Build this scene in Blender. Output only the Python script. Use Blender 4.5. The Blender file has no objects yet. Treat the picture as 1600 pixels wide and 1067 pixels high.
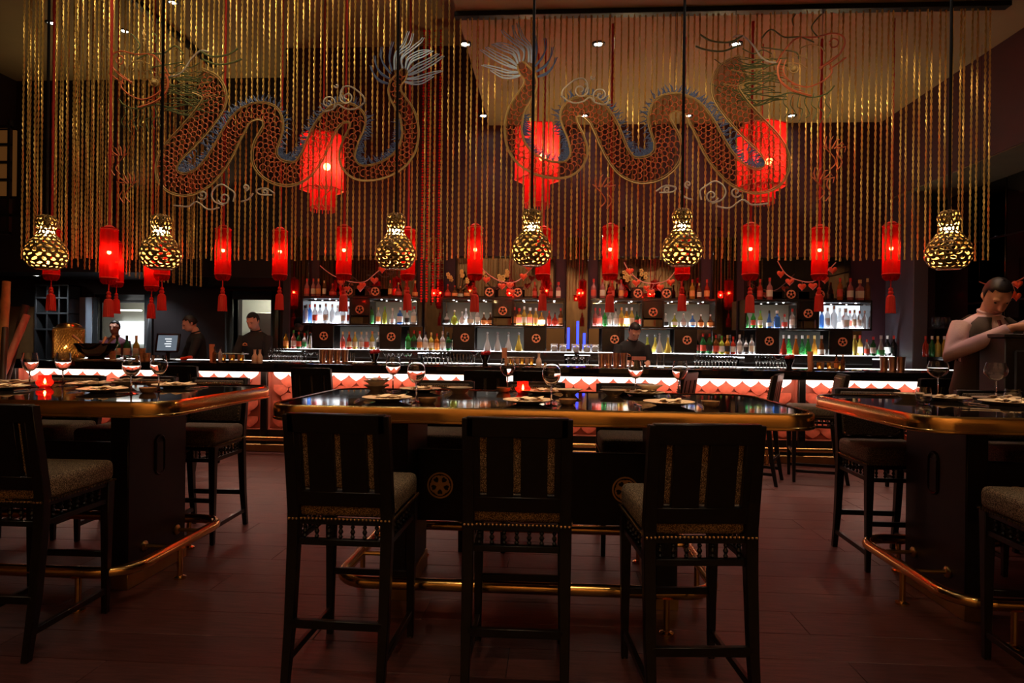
import bpy, bmesh, math, random
from mathutils import Vector, Matrix, Euler

# ------------------------------------------------------------------ camera, world, exposure
S = bpy.context.scene
COL = S.collection
random.seed(7)
R = math.radians
PI = math.pi
FPX, YAW, ROLL, CAMH = 1000.0, R(3.5), 0.0118, 1.40
FW = Vector((-math.sin(YAW), math.cos(YAW), 0)); RT = Vector((math.cos(YAW), math.sin(YAW), 0)); DN = Vector((0, 0, -1))
CAM = Vector((0, 0, CAMH))
def ray(x, y):
    du, dv = x - 800, y - 533.5
    a = du * math.cos(ROLL) + dv * math.sin(ROLL); b = -du * math.sin(ROLL) + dv * math.cos(ROLL)
    return FW + RT * (a / FPX) + DN * (b / FPX)
def PY(x, y, Y): r = ray(x, y); return CAM + r * (Y / r.y)          # photo direction met with a plane at distance Y
def PZ(x, y, Z): r = ray(x, y); return CAM + r * ((Z - CAMH) / r.z)  # photo direction met with a level surface at height Z
cam = bpy.data.cameras.new('camera'); camo = bpy.data.objects.new('camera', cam); COL.objects.link(camo)
cam.sensor_width = 36; cam.lens = 36 * FPX / 1600; cam.clip_end = 100; cam.clip_start = .05
rv = RT * math.cos(ROLL) - DN * math.sin(ROLL); uv_ = -RT * math.sin(ROLL) - DN * math.cos(ROLL)
camo.matrix_world = Matrix(((rv.x, uv_.x, -FW.x, 0), (rv.y, uv_.y, -FW.y, 0), (rv.z, uv_.z, -FW.z, CAMH), (0, 0, 0, 1)))
S.camera = camo
w = bpy.data.worlds.new('world'); S.world = w; w.use_nodes = True
w.node_tree.nodes['Background'].inputs[0].default_value = (.012, .007, .005, 1); w.node_tree.nodes['Background'].inputs[1].default_value = .35
S.view_settings.view_transform = 'Standard'; S.view_settings.look = 'None'; S.view_settings.gamma = 1
S.view_settings.use_curve_mapping = False; S.view_settings.exposure = 0.25
cy = S.cycles
cy.caustics_reflective = False; cy.caustics_refractive = False; cy.max_bounces = 9; cy.transparent_max_bounces = 24
cy.transmission_bounces = 7; cy.sample_clamp_indirect = 4; cy.blur_glossy = .5

# ------------------------------------------------------------------ materials
MATS = {}
def mat(name, col, rough=.5, metal=0, trans=0, emit=None, es=0, var=0, scale=8, bump=0, bscale=80, coat=0, ior=1.45, alpha=1, spec=.5, stretch=None):
    m = bpy.data.materials.new(name); m.use_nodes = True; nt = m.node_tree; b = nt.nodes['Principled BSDF']
    i = b.inputs
    i['Base Color'].default_value = (*col, 1); i['Roughness'].default_value = rough; i['Metallic'].default_value = metal
    i['Transmission Weight'].default_value = trans; i['IOR'].default_value = ior; i['Coat Weight'].default_value = coat; i['Alpha'].default_value = alpha
    i['Specular IOR Level'].default_value = spec; i['Coat Roughness'].default_value = .05
    if emit: i['Emission Color'].default_value = (*emit, 1); i['Emission Strength'].default_value = es
    if var or bump:
        tc = nt.nodes.new('ShaderNodeTexCoord'); src = tc.outputs['Object']
        if stretch:
            mp = nt.nodes.new('ShaderNodeMapping'); mp.inputs['Scale'].default_value = stretch; nt.links.new(src, mp.inputs[0]); src = mp.outputs[0]
    if var:
        n = nt.nodes.new('ShaderNodeTexNoise'); n.inputs['Scale'].default_value = scale; n.inputs['Detail'].default_value = 6; nt.links.new(src, n.inputs[0])
        r = nt.nodes.new('ShaderNodeValToRGB'); nt.links.new(n.outputs[0], r.inputs[0])
        r.color_ramp.elements[0].position = .3; r.color_ramp.elements[1].position = .7
        r.color_ramp.elements[0].color = (*[max(0, c * (1 - var)) for c in col], 1); r.color_ramp.elements[1].color = (*[min(1, c * (1 + var)) for c in col], 1)
        nt.links.new(r.outputs[0], i['Base Color'])
    if bump:
        n2 = nt.nodes.new('ShaderNodeTexNoise'); n2.inputs['Scale'].default_value = bscale; nt.links.new(src, n2.inputs[0])
        bp = nt.nodes.new('ShaderNodeBump'); bp.inputs['Strength'].default_value = bump; bp.inputs['Distance'].default_value = .01
        nt.links.new(n2.outputs[0], bp.inputs['Height']); nt.links.new(bp.outputs[0], i['Normal'])
    MATS[name] = m; return m
def shade(name, clear, body, fac, rough=.2, trl=.5):
    """thin coloured sheet: lets tinted light straight through, scatters and reflects the rest"""
    m = bpy.data.materials.new(name); m.use_nodes = True; nt = m.node_tree; nt.nodes.clear()
    o = nt.nodes.new('ShaderNodeOutputMaterial'); tr = nt.nodes.new('ShaderNodeBsdfTransparent'); tr.inputs[0].default_value = (*clear, 1)
    tl = nt.nodes.new('ShaderNodeBsdfTranslucent'); tl.inputs[0].default_value = (*body, 1)
    pb = nt.nodes.new('ShaderNodeBsdfPrincipled'); pb.inputs['Base Color'].default_value = (*body, 1); pb.inputs['Roughness'].default_value = rough
    m1 = nt.nodes.new('ShaderNodeMixShader'); m1.inputs[0].default_value = trl; nt.links.new(pb.outputs[0], m1.inputs[1]); nt.links.new(tl.outputs[0], m1.inputs[2])
    m2 = nt.nodes.new('ShaderNodeMixShader'); m2.inputs[0].default_value = fac; nt.links.new(tr.outputs[0], m2.inputs[1]); nt.links.new(m1.outputs[0], m2.inputs[2])
    nt.links.new(m2.outputs[0], o.inputs[0]); MATS[name] = m; return m
def glow(name, col, st):
    m = bpy.data.materials.new(name); m.use_nodes = True; nt = m.node_tree; nt.nodes.clear()
    o = nt.nodes.new('ShaderNodeOutputMaterial'); e = nt.nodes.new('ShaderNodeEmission'); e.inputs[0].default_value = (*col, 1); e.inputs[1].default_value = st
    nt.links.new(e.outputs[0], o.inputs[0]); MATS[name] = m; return m
def weave(name, dark, light, scale):
    m = mat(name, dark, .75); nt = m.node_tree; b = nt.nodes['Principled BSDF']
    tc = nt.nodes.new('ShaderNodeTexCoord'); v = nt.nodes.new('ShaderNodeTexVoronoi'); v.inputs['Scale'].default_value = scale
    n = nt.nodes.new('ShaderNodeTexNoise'); n.inputs['Scale'].default_value = scale * .35
    r = nt.nodes.new('ShaderNodeValToRGB'); r.color_ramp.elements[0].color = (*light, 1); r.color_ramp.elements[1].color = (*dark, 1)
    r.color_ramp.elements[0].position = .12; r.color_ramp.elements[1].position = .55
    nt.links.new(tc.outputs['Object'], v.inputs[0]); nt.links.new(tc.outputs['Object'], n.inputs[0]); nt.links.new(v.outputs['Distance'], r.inputs[0])
    nt.links.new(r.outputs[0], b.inputs['Base Color'])
    bp = nt.nodes.new('ShaderNodeBump'); bp.inputs['Strength'].default_value = .4; bp.inputs['Distance'].default_value = .004; nt.links.new(v.outputs['Distance'], bp.inputs['Height']); nt.links.new(bp.outputs[0], b.inputs['Normal'])
    return m

# ------------------------------------------------------------------ mesh building
class MB:
    def __init__(s): s.v = []; s.f = []; s.mi = []
    def add(s, vs, fs, mi=0):
        o = len(s.v); s.v += [tuple(v) for v in vs]; s.f += [tuple(o + k for k in f) for f in fs]; s.mi += [mi] * len(fs); return s
    def box(s, x0, y0, z0, x1, y1, z1, mi=0):
        v = [(x, y, z) for z in (z0, z1) for y in (y0, y1) for x in (x0, x1)]
        return s.add(v, [(0, 2, 3, 1), (4, 5, 7, 6), (0, 1, 5, 4), (2, 6, 7, 3), (0, 4, 6, 2), (1, 3, 7, 5)], mi)
    def cbox(s, cx, cy_, cz, sx, sy, sz, mi=0): return s.box(cx - sx / 2, cy_ - sy / 2, cz - sz / 2, cx + sx / 2, cy_ + sy / 2, cz + sz / 2, mi)
    def lathe(s, prof, n=20, c=(0, 0, 0), mi=0, ph=0, sx=1, sy=1):
        vs = []; fs = []; m = len(prof)
        for r, z in prof:
            for k in range(n):
                a = 2 * PI * k / n + ph; vs.append((c[0] + r * sx * math.cos(a), c[1] + r * sy * math.sin(a), c[2] + z))
        for j in range(m - 1):
            for k in range(n):
                a, b = j * n + k, j * n + (k + 1) % n; fs.append((a, b, b + n, a + n))
        if prof[0][0] > 1e-5: fs.append(tuple(range(n - 1, -1, -1)))
        if prof[-1][0] > 1e-5: fs.append(tuple(range((m - 1) * n, m * n)))
        return s.add(vs, fs, mi)
    def olathe(s, prof, n=20, c=(0, 0, 0), mi=0, ph=0):     # open lathe, no caps
        k0 = len(s.f); s.lathe(prof, n, c, mi, ph)
        return s
    def tube(s, pts, r, n=8, closed=False, mi=0, sq=False, up=None):
        pts = [Vector(p) for p in pts]; N = len(pts); rs = r if isinstance(r, (list, tuple)) else [r] * N
        T = []
        for i in range(N):
            a = pts[(i - 1) % N] if (closed or i > 0) else pts[i]; b = pts[(i + 1) % N] if (closed or i < N - 1) else pts[i]
            t = b - a; T.append(t.normalized() if t.length > 1e-9 else Vector((0, 0, 1)))
        u = Vector(up) if up else (Vector((0, 0, 1)) if abs(T[0].z) < .9 else Vector((1, 0, 0)))
        vs = []; fs = []; ph = PI / n if sq else 0
        for i in range(N):
            u = (u - T[i] * u.dot(T[i]))
            u = u.normalized() if u.length > 1e-6 else T[i].orthogonal().normalized()
            w_ = T[i].cross(u)
            for k in range(n):
                a = 2 * PI * k / n + ph; vs.append(pts[i] + (u * math.cos(a) + w_ * math.sin(a)) * rs[i])
        for i in range(N if closed else N - 1):
            for k in range(n):
                a, b = i * n + k, i * n + (k + 1) % n; j = ((i + 1) % N) * n
                fs.append((a, b, j + (k + 1) % n, j + k))
        if not closed: fs.append(tuple(range(n - 1, -1, -1))); fs.append(tuple(range((N - 1) * n, N * n)))
        return s.add(vs, fs, mi)
    def prism(s, poly, a, b, axis='z', mi=0):
        n = len(poly)
        def P(u, v, t): return (u, v, t) if axis == 'z' else ((u, t, v) if axis == 'y' else (t, u, v))
        vs = [P(u, v, a) for u, v in poly] + [P(u, v, b) for u, v in poly]
        fs = [tuple(range(n - 1, -1, -1)), tuple(range(n, 2 * n))] + [(k, (k + 1) % n, n + (k + 1) % n, n + k) for k in range(n)]
        return s.add(vs, fs, mi)
    def ball(s, c, r, n=10, m=6, mi=0, sc=(1, 1, 1)):
        vs = [(c[0], c[1], c[2] - r * sc[2])]; fs = []
        for j in range(1, m):
            t = PI * j / m - PI / 2
            for k in range(n):
                a = 2 * PI * k / n; vs.append((c[0] + r * sc[0] * math.cos(t) * math.cos(a), c[1] + r * sc[1] * math.cos(t) * math.sin(a), c[2] + r * sc[2] * math.sin(t)))
        vs.append((c[0], c[1], c[2] + r * sc[2])); L = len(vs) - 1
        for k in range(n):
            fs.append((0, 1 + (k + 1) % n, 1 + k)); fs.append((L, L - n + k, L - n + (k + 1) % n))
        for j in range(m - 2):
            for k in range(n):
                a, b = 1 + j * n + k, 1 + j * n + (k + 1) % n; fs.append((a, b, b + n, a + n))
        return s.add(vs, fs, mi)
    def xf(s, fn, i0=0): s.v = s.v[:i0] + [tuple(fn(Vector(p))) for p in s.v[i0:]]; return s
    def mesh(s, name, mats, smooth=True, bevel=0, seg=1, ang=40):
        me = bpy.data.meshes.new(name); me.from_pydata(s.v, [], s.f)
        for m in (mats if isinstance(mats, (list, tuple)) else [mats]): me.materials.append(MATS[m] if isinstance(m, str) else m)
        me.polygons.foreach_set('material_index', s.mi)
        bm = bmesh.new(); bm.from_mesh(me)
        if bevel:
            bmesh.ops.remove_doubles(bm, verts=bm.verts, dist=1e-6)
            ed = [e for e in bm.edges if len(e.link_faces) == 2 and e.calc_face_angle(0) > R(25)]
            bmesh.ops.bevel(bm, geom=ed, offset=bevel, segments=seg, profile=.5, affect='EDGES', clamp_overlap=True)
        bmesh.ops.recalc_face_normals(bm, faces=bm.faces); bm.to_mesh(me); bm.free()
        if smooth:
            me.polygons.foreach_set('use_smooth', [True] * len(me.polygons)); me.set_sharp_from_angle(angle=R(ang))
        return me
    def build(s, name, mats, parent=None, **k): return ob(name, s.mesh(name, mats, **k), parent)
def ob(name, me, parent=None, loc=None, rot=None, sc=None):
    o = bpy.data.objects.new(name, me); COL.objects.link(o)
    if parent: o.parent = parent
    if loc: o.location = loc
    if rot: o.rotation_euler = rot
    if sc: o.scale = sc if isinstance(sc, (tuple, list)) else (sc,) * 3
    return o
def tag(o, label, cat, group=None):
    o['label'] = label; o['category'] = cat
    if group: o['group'] = group
    return o
def thing(name, label, cat, loc=(0, 0, 0), rotz=0, group=None, sc=None):
    o = ob(name, None, None, loc, (0, 0, rotz), sc); o.empty_display_size = .1
    return tag(o, label, cat, group)
def dup(root, loc=None, rotz=None, label=None, group=None):
    def cp(o, p):
        c = o.copy(); COL.objects.link(c); c.parent = p
        for ch in list(o.children): cp(ch, c)
        return c
    r = cp(root, None)
    if loc is not None: r.location = loc
    if rotz is not None: r.rotation_euler = (0, 0, rotz)
    if label: r['label'] = label
    if group: r['group'] = group
    return r
def struct(o): o['kind'] = 'structure'; return o
def stuff(o): o['kind'] = 'stuff'; return o
def lerp(a, b, t): return a + (b - a) * t
def spline(pts, per=6):
    """Catmull-Rom through tuples of any length"""
    out = []; n = len(pts)
    for i in range(n - 1):
        p0, p1, p2, p3 = pts[max(i - 1, 0)], pts[i], pts[i + 1], pts[min(i + 2, n - 1)]
        for k in range(per):
            t = k / per
            out.append(tuple(.5 * (2 * b + (c - a) * t + (2 * a - 5 * b + 4 * c - d) * t * t + (3 * b - a - 3 * c + d) * t ** 3) for a, b, c, d in zip(p0, p1, p2, p3)))
    out.append(tuple(pts[-1])); return out
def rrect(x0, y0, x1, y1, r, n=8):
    out = []
    for cx, cy_, a0 in ((x1 - r, y1 - r, 0), (x0 + r, y1 - r, 90), (x0 + r, y0 + r, 180), (x1 - r, y0 + r, 270)):
        for k in range(n + 1):
            a = R(a0 + 90 * k / n); out.append((cx + r * math.cos(a), cy_ + r * math.sin(a)))
    return out
def spot(parent, loc, target, power, col, size=R(70), blend=.6, r=.05):
    l = bpy.data.lights.new('spot', 'SPOT'); l.energy = power; l.color = col; l.spot_size = size; l.spot_blend = blend; l.shadow_soft_size = r
    o = bpy.data.objects.new('spot', l); COL.objects.link(o); o.parent = parent; o.location = loc
    o.rotation_euler = (Vector(target) - Vector(loc)).to_track_quat('-Z', 'Y').to_euler()
    return o
# ------------------------------------------------------------------ palette
mat('floor_wood', (.074, .026, .024), .42, var=.35, scale=5, stretch=(1, 9, 9), bump=.12, bscale=30)
mat('floor_wood_b', (.092, .033, .030), .44, var=.35, scale=6, stretch=(1, 9, 9), bump=.12, bscale=30)
mat('floor_base', (.012, .008, .007), .6)
mat('ceiling_paint', (.30, .215, .11), .8, var=.06, scale=2)
mat('dark_paint', (.022, .014, .015), .6, var=.2, scale=3)
mat('maroon_paint', (.055, .018, .03), .55, var=.15, scale=2)
mat('olive_paint', (.16, .13, .07), .7, var=.1, scale=2)
mat('black_wood', (.006, .0045, .004), .36, var=.3, scale=12, coat=.06, spec=.3)
mat('chair_wood', (.006, .0042, .0036), .36, var=.3, scale=18, coat=.08, spec=.35)
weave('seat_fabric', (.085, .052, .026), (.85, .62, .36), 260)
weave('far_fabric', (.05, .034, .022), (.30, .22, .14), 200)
mat('brass', (.78, .47, .15), .2, 1, var=.08, scale=4)
mat('old_brass', (.5, .31, .11), .3, 1, var=.15, scale=8)
mat('nail', (.8, .62, .38), .25, 1)
mat('black_glass', (.006, .006, .007), .035, coat=.6)
mat('black_metal', (.01, .01, .01), .4, .5)
mat('steel', (.75, .73, .7), .22, 1)
mat('copper', (.86, .52, .38), .3, 1)
mat('gold_chain', (.62, .41, .13), .4, .62)
mat('emblem_gold', (.62, .36, .16), .45, .4)
mat('emblem_red', (.85, .30, .16), .5)
mat('mirror', (.30, .27, .27), .03, 1)
mat('glass', (1, 1, 1), 0, trans=1, ior=1.45)
mat('ceramic', (.66, .53, .38), .3, var=.05, scale=6)
mat('napkin', (.70, .56, .40), .85, bump=.2, bscale=300)
mat('brown_bowl', (.36, .2, .09), .35, var=.3, scale=30)
mat('tile', (.80, .17, .10), .42, var=.2, scale=14)
mat('led_glare_tile', (.9, .7, .62), .4, emit=(1, .84, .74), es=1.5)  # white-hot glare of the LED strip on the top row, set as emission
mat('leather', (.03, .026, .024), .45)
mat('white_panel', (.75, .76, .78), .5)
glow('led_bar', (1, .66, .50), 11)
glow('led_shelf', (.92, .97, 1), 9)
glow('led_blue', (.04, .06, 1), 2.6)
glow('lens', (1, .93, .82), 60)
glow('bulb_warm', (1, .66, .30), 560)
glow('bulb_red', (1, .22, .10), 260)
glow('bulb_lantern', (1, .38, .18), 330)

# ------------------------------------------------------------------ floor, ceiling, walls
floor = struct(MB().box(-9.8, -2.2, -.06, 6.2, 11.6, -.004).build('floor', 'floor_base'))
rnd = random.Random(3)
pm = {}
for row in range(28):
    y0 = 1.10 + row * .26; x = -6.2 + rnd.uniform(-1.4, 0)
    while x < 5.6:
        L = rnd.choice((1.5, 1.9, 2.3)); key = (L, rnd.choice((0, 1)))
        if key not in pm: pm[key] = MB().box(0, 0, -.02, L - .003, .257, 0).mesh('plank', ('floor_wood', 'floor_wood_b')[key[1]], bevel=.0015)
        ob('plank', pm[key], floor, (x, y0, 0)); x += L
struct(MB().box(-1.0, -2.2, 4.75, 6.2, 10.1, 4.85).build('ceiling', 'ceiling_paint'))
struct(MB().box(-9.8, -2.2, 6.0, -.98, 11.6, 6.1).build('ceiling', 'ceiling_paint'))
struct(MB().box(-1.0, -2.2, 4.85, -.9, 10.1, 6.0).build('wall_bulkhead', 'dark_paint'))
struct(MB().box(4.9, 5.6, 3.55, 5.72, 9.9, 4.75).build('wall_soffit', ['maroon_paint']))
struct(MB().box(4.92, 5.58, 3.54, 5.7, 9.88, 3.552).build('trim_soffit', 'olive_paint'))
struct(MB().box(-4.15, 9.9, 0, 6.2, 10.1, 6.0).build('wall_back', 'maroon_paint'))
struct(MB().box(-4.25, 9.9, 0, -4.15, 11.4, 6.0).build('wall_return', 'dark_paint'))
struct(MB().box(5.7, -2.2, 0, 5.8, 10.1, 4.75).build('wall_right', 'dark_paint'))
struct(MB().box(-9.8, -2.2, 0, -9.7, 11.5, 6.0).build('wall_left', 'dark_paint'))
mat('warm_wood', (.34, .19, .085), .6, var=.25, scale=3, stretch=(6, 1, 1))
struct(MB().box(-9.8, -2.3, 0, 6.2, -2.2, 6.0).build('wall_front', 'warm_wood'))
struct(MB().box(-9.7, 9.7, 2.42, -5.95, 11.0, 3.3).build('wall_overhang', 'dark_paint'))
# kitchen side wall at the left, pierced by two openings
KY = 11.0
def kx(x): return PY(x, 500, KY).x
kw = MB()
cuts = [(kx(150), kx(228), .0, 2.02), (kx(365), kx(425), .0, 2.09)]
xs = -9.8
for a, b, z0, z1 in cuts:
    kw.box(xs, KY, 0, a, KY + .15, 6); kw.box(a, KY, z1, b, KY + .15, 6); xs = b
kw.box(xs, KY, 0, -4.15, KY + .15, 6)
struct(kw.build('wall_kitchen', 'dark_paint'))
kr = MB(); kr.box(-9.8, KY + 1.6, 0, -4.15, KY + 1.7, 3.0)
struct(kr.build('wall_kitchen_far', mat('kitchen_white', (.66, .66, .55), .5)))
struct(MB().box(-9.8, KY + .15, 2.6, -4.15, KY + 1.7, 2.7).build('ceiling_kitchen', 'white_panel'))
struct(MB().box(-6.35, KY + .2, 0, -6.25, KY + 1.6, 2.6).build('wall_kitchen_side', 'dark_paint'))
mat('frame_dark', (.035, .038, .04), .35, .3)
for n, (a, b, z0, z1) in enumerate(cuts):
    d = MB()
    for x0, x1, q0, q1 in ((a - .14, a, 0, z1 + .14), (b, b + .14, 0, z1 + .14), (a, b, z1, z1 + .14)): d.box(x0, KY - .05, q0, x1, KY + .18, q1)
    struct(d.build('door_%d' % (n + 1), 'frame_dark', bevel=.008))
# kitchen light fittings seen through the openings
for k, (x, z, pw) in enumerate(((kx(205), 2.5, 34), (kx(395), 2.5, 60))):
    t = thing('kitchen_light', ('slim strip light in the kitchen beyond the narrow doorway', 'strip light in the bright kitchen behind the capped barman')[k], 'light', (x, KY + .9, z))
    MB().box(-.5, -.06, 0, .5, .06, .1).build('housing', 'white_panel', t, bevel=.01)
    MB().box(-.48, -.05, -.012, .48, .05, 0).build('tube', glow('kitchen_tube_%d' % k, (1, .96, .82), pw), t)
fr = thing('steel_fridge', 'pale steel fridge standing inside the bright kitchen doorway', 'fridge', (kx(386), KY + 1.2, 0))
MB().box(-.36, -.3, 0, .36, .3, 1.9).build('body', mat('fridge', (.5, .5, .42), .4, .3), fr, bevel=.02)
MB().tube([(-.3, -.33, .8), (-.3, -.33, 1.5)], .012).build('handle', 'steel', fr)
wl = PY(187, 520, KY + 1.45); 
t = tag(MB().box(wl.x - .05, KY + 1.5, 1.26, wl.x + .5, KY + 1.58, 1.72).build('lit_window', glow('hatch_glow', (.86, .93, 1), 1.5)), 'small white lit hatch glowing in the dark kitchen', 'window')
sl = tag(MB().box(kx(190), KY - .11, 1.86, kx(225), KY - .055, 1.885).build('strip_light', glow('strip_white', (1, .96, .9), 3)), 'thin white light bar over the narrow kitchen doorway', 'light')
# doorway blue-lit leaf and cabinetry on the kitchen wall
dl = thing('sliding_door', 'pale blue-grey sliding door leaf beside the narrow kitchen doorway', 'door', (kx(139), KY - .07, 0))
MB().box(-.13, -.03, 0, .13, .03, 2.1).build('leaf', mat('blue_grey', (.30, .36, .44), .35, .2), dl, bevel=.006)
MB().box(.15, -.035, 0, .24, .035, 2.1).build('stile', 'frame_dark', dl, bevel=.006)
cab = thing('display_cabinet', 'tall black cabinet with open cubbyholes beside the sliding door', 'cabinet', (PY(103, 500, KY - .2).x - .14, KY - .2, 0))
W = .62; m = MB().box(-W / 2, -.18, 0, W / 2, -.16, .0)
MB().box(-W / 2, .12, 0, W / 2, .16, 2.3).build('back_panel', 'black_wood', cab)
for x in (-W / 2, -.1, .12, W / 2 - .03): MB().box(x, -.16, .9, x + .03, .12, 2.3).build('upright', 'frame_dark', cab, bevel=.004)
for z in (.9, 1.5, 1.78, 2.05, 2.27): MB().box(-W / 2, -.165, z, W / 2, .12, z + .03).build('shelf', 'frame_dark', cab, bevel=.004)
MB().box(-W / 2, -.165, 0, W / 2, .12, .9).build('base', 'black_wood', cab, bevel=.006)
pan = thing('wall_panel', 'big framed brown panel on the wall behind the leaning bamboo poles', 'panel', (kx(38), KY - .08, 0))
MB().box(-.68, -.02, .5, .62, .05, 1.93).build('board', mat('brown_board', (.14, .065, .02), .55, var=.3, scale=3), pan)
for b in ((-.74, -.05, 1.93, .72, .06, 2.22), (.62, -.05, .3, .80, .06, 1.93)): MB().box(*b).build('frame_bar', 'frame_dark', pan, bevel=.008)
aw = tag(MB().prism([(-.85, 0), (.85, 0), (.78, .16), (-.78, .16)], -.55, 0, 'y').build('door_canopy', 'black_metal', bevel=.01), 'black canopy jutting out over the bright kitchen doorway', 'canopy')
aw.location = (kx(392), KY - .01, 2.27)
# grey column at the end of the back bar, dark mirror wall with seams at the right
cm = mat('grey_column', (.10, .09, .115), .45)
struct(MB().box(4.98, 9.15, 0, 5.18, 9.9, 3.55).build('trim_column', cm, bevel=.01))
wr = bpy.data.objects['wall_right']
mat('dark_mirror', (.10, .085, .085), .06, 1)
mpm = MB().box(0, 0, 0, .02, .72, .80).mesh('mirror_panel', 'dark_mirror', bevel=.006)
for i in range(4):
    for j in range(4): ob('mirror_panel', mpm, wr, (5.678, 9.14 - (i + 1) * .74, .36 + j * .82))
# ceiling lamps
TRIM = MB().lathe([(.075, 0), (.075, -.012), (.05, -.016), (.045, 0)], 18).mesh('trim_ring', 'black_metal'); LENS = MB().lathe([(.044, -.004), (.03, -.012), (.001, -.014)], 14).mesh('lens', 'lens')
nd = 0
def downlight(x, y, z, tgt, pw, col, label, group):
    t = thing('downlight', label, 'downlight', (x, y, z), 0, group)
    ob('trim_ring', TRIM, t); ob('lens', LENS, t)
    if pw: spot(t, (0, 0, -.03), tgt, pw, col, R(88), .7, .04)
for x in (727, 935, 1150):
    p = PZ(x, 68, 4.75); downlight(p.x, p.y, 4.75, (0, .55, -2), 110, (1, .82, .6), 'small round downlight in the beige ceiling just behind the chain rail', 'downlights behind the chain rail')
for x in (755, 913, 1075, 1237):
    p = PZ(x, 180, 4.75); downlight(p.x, p.y, 4.75, (0, .1, -2), 14, (1, .75, .5), 'small round downlight in the beige ceiling close to the back wall', 'downlights by the back wall')
for x, y in ((460, 93), (607, 87), (270, 3), (80, 35), (195, 48)):
    p = PZ(x, max(y, 40), 6.0); p = PZ(x, y, 6.0) if p.y < 10.8 else p; downlight(p.x, min(p.y, 10.8), 6.0, (0, -.3, -2), 16, (1, .8, .5), 'small round downlight in the high raised part of the ceiling', 'downlights in the raised ceiling')
for x in (-4.6, -3.4, -2.2): downlight(x, 5.35, 6.0, (0, 1.35, -2.6), 80, (1, .76, .34), 'ceiling spot aimed at the chain curtain from the raised ceiling', 'spots in the raised ceiling')
for x in (-.4, .9, 2.2, 3.5): downlight(x, 5.4, 4.75, (0, 1.2, -2.2), 42, (1, .76, .34), 'ceiling spot aimed at the chain curtain from the beige ceiling', 'spots in the beige ceiling')
def pin(x, y, z, dx, dy, dz, pw, col, ang, label, group):
    t = thing('downlight', label, 'downlight', (x, y, z), 0, group); ob('trim_ring', TRIM, t); ob('lens', LENS, t)
    spot(t, (0, 0, -.03), (dx, dy, dz), pw, col, R(ang), .8, .03)
for cx in (-3.25, -.07, 3.05):
    z = 6.0 if cx < -1 else 4.75
    for dx in (-.85, 0, .85): pin(cx + dx, 3.45, z, 0, .06, -1, 900 if z > 5 else 500, (1, .64, .34), 13 if z > 5 else 18, 'pin spot in the ceiling straight over one of the high tables', 'pin spots over the tables')
for x in (-2.6, -.9, .5, 2.2): pin(x, .5, 6.0 if x < -1 else 4.75, 0, 2.2, -3.7 if x > -1 else -5, 60, (1, .70, .40), 44, 'ceiling spot aimed at the backs of the tall chairs', 'spots aimed at the chair backs')
for x in (-3.6, -1.4, .2, 1.8, 3.4): pin(x, -1.0, 6.0 if x < -1 else 4.75, 0, -1.2, -3.4, 480, (1, .72, .40), 85, 'ceiling wall washer in front of the warm wooden wall', 'wall washers')
for x in (-3.0, -1.6, 1.5, 2.9): pin(x, 5.35, 6.0 if x < -1 else 4.75, 0, 0, -1, 150 if x < -1 else 95, (1, .62, .55), 38 if x < -1 else 48, 'added downlight brightening the aisle floor between tables and bar', 'added aisle lights')  # unseen lamps added to brighten the floor between tables and bar
for x in (-8.6, -7.2): pin(x, 10.2, 2.42, 0, .35, -1, 45, (.85, .92, 1), 110, 'cool downlight in the dark overhang by the kitchen', 'cool downlights by the kitchen')
# small uplights added only to brighten the two ceilings
def fill_uplight(x, y, z, tgt, pw, label, group):
    t = thing('added_uplight', label, 'fill light', (x, y, z), 0, group)
    MB().lathe([(.03, -.05), (.045, .0), (.042, .0), (.027, -.045), (.001, -.045)], 14).build('cup', 'black_metal', t); MB().tube([(0, 0, -.04), (0, .12, -.04)], .01, 6).build('bracket', 'black_metal', t)
    spot(t, (0, 0, .0), tgt, pw, (1, .72, .34), R(150), 1, .05)
for x in (-.3, 1.1, 2.5, 3.9): fill_uplight(x, 9.78, 3.15, (0, -1.6, 1.6), 38, 'small added uplighter on the back wall brightening the beige ceiling', 'added uplighters on the back wall')
for x in (-7.4, -5.8): fill_uplight(x, 10.88, 3.9, (0, -1.6, 2), 42, 'small added uplighter on the kitchen wall brightening the raised ceiling', 'added uplighters on the kitchen wall')
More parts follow.
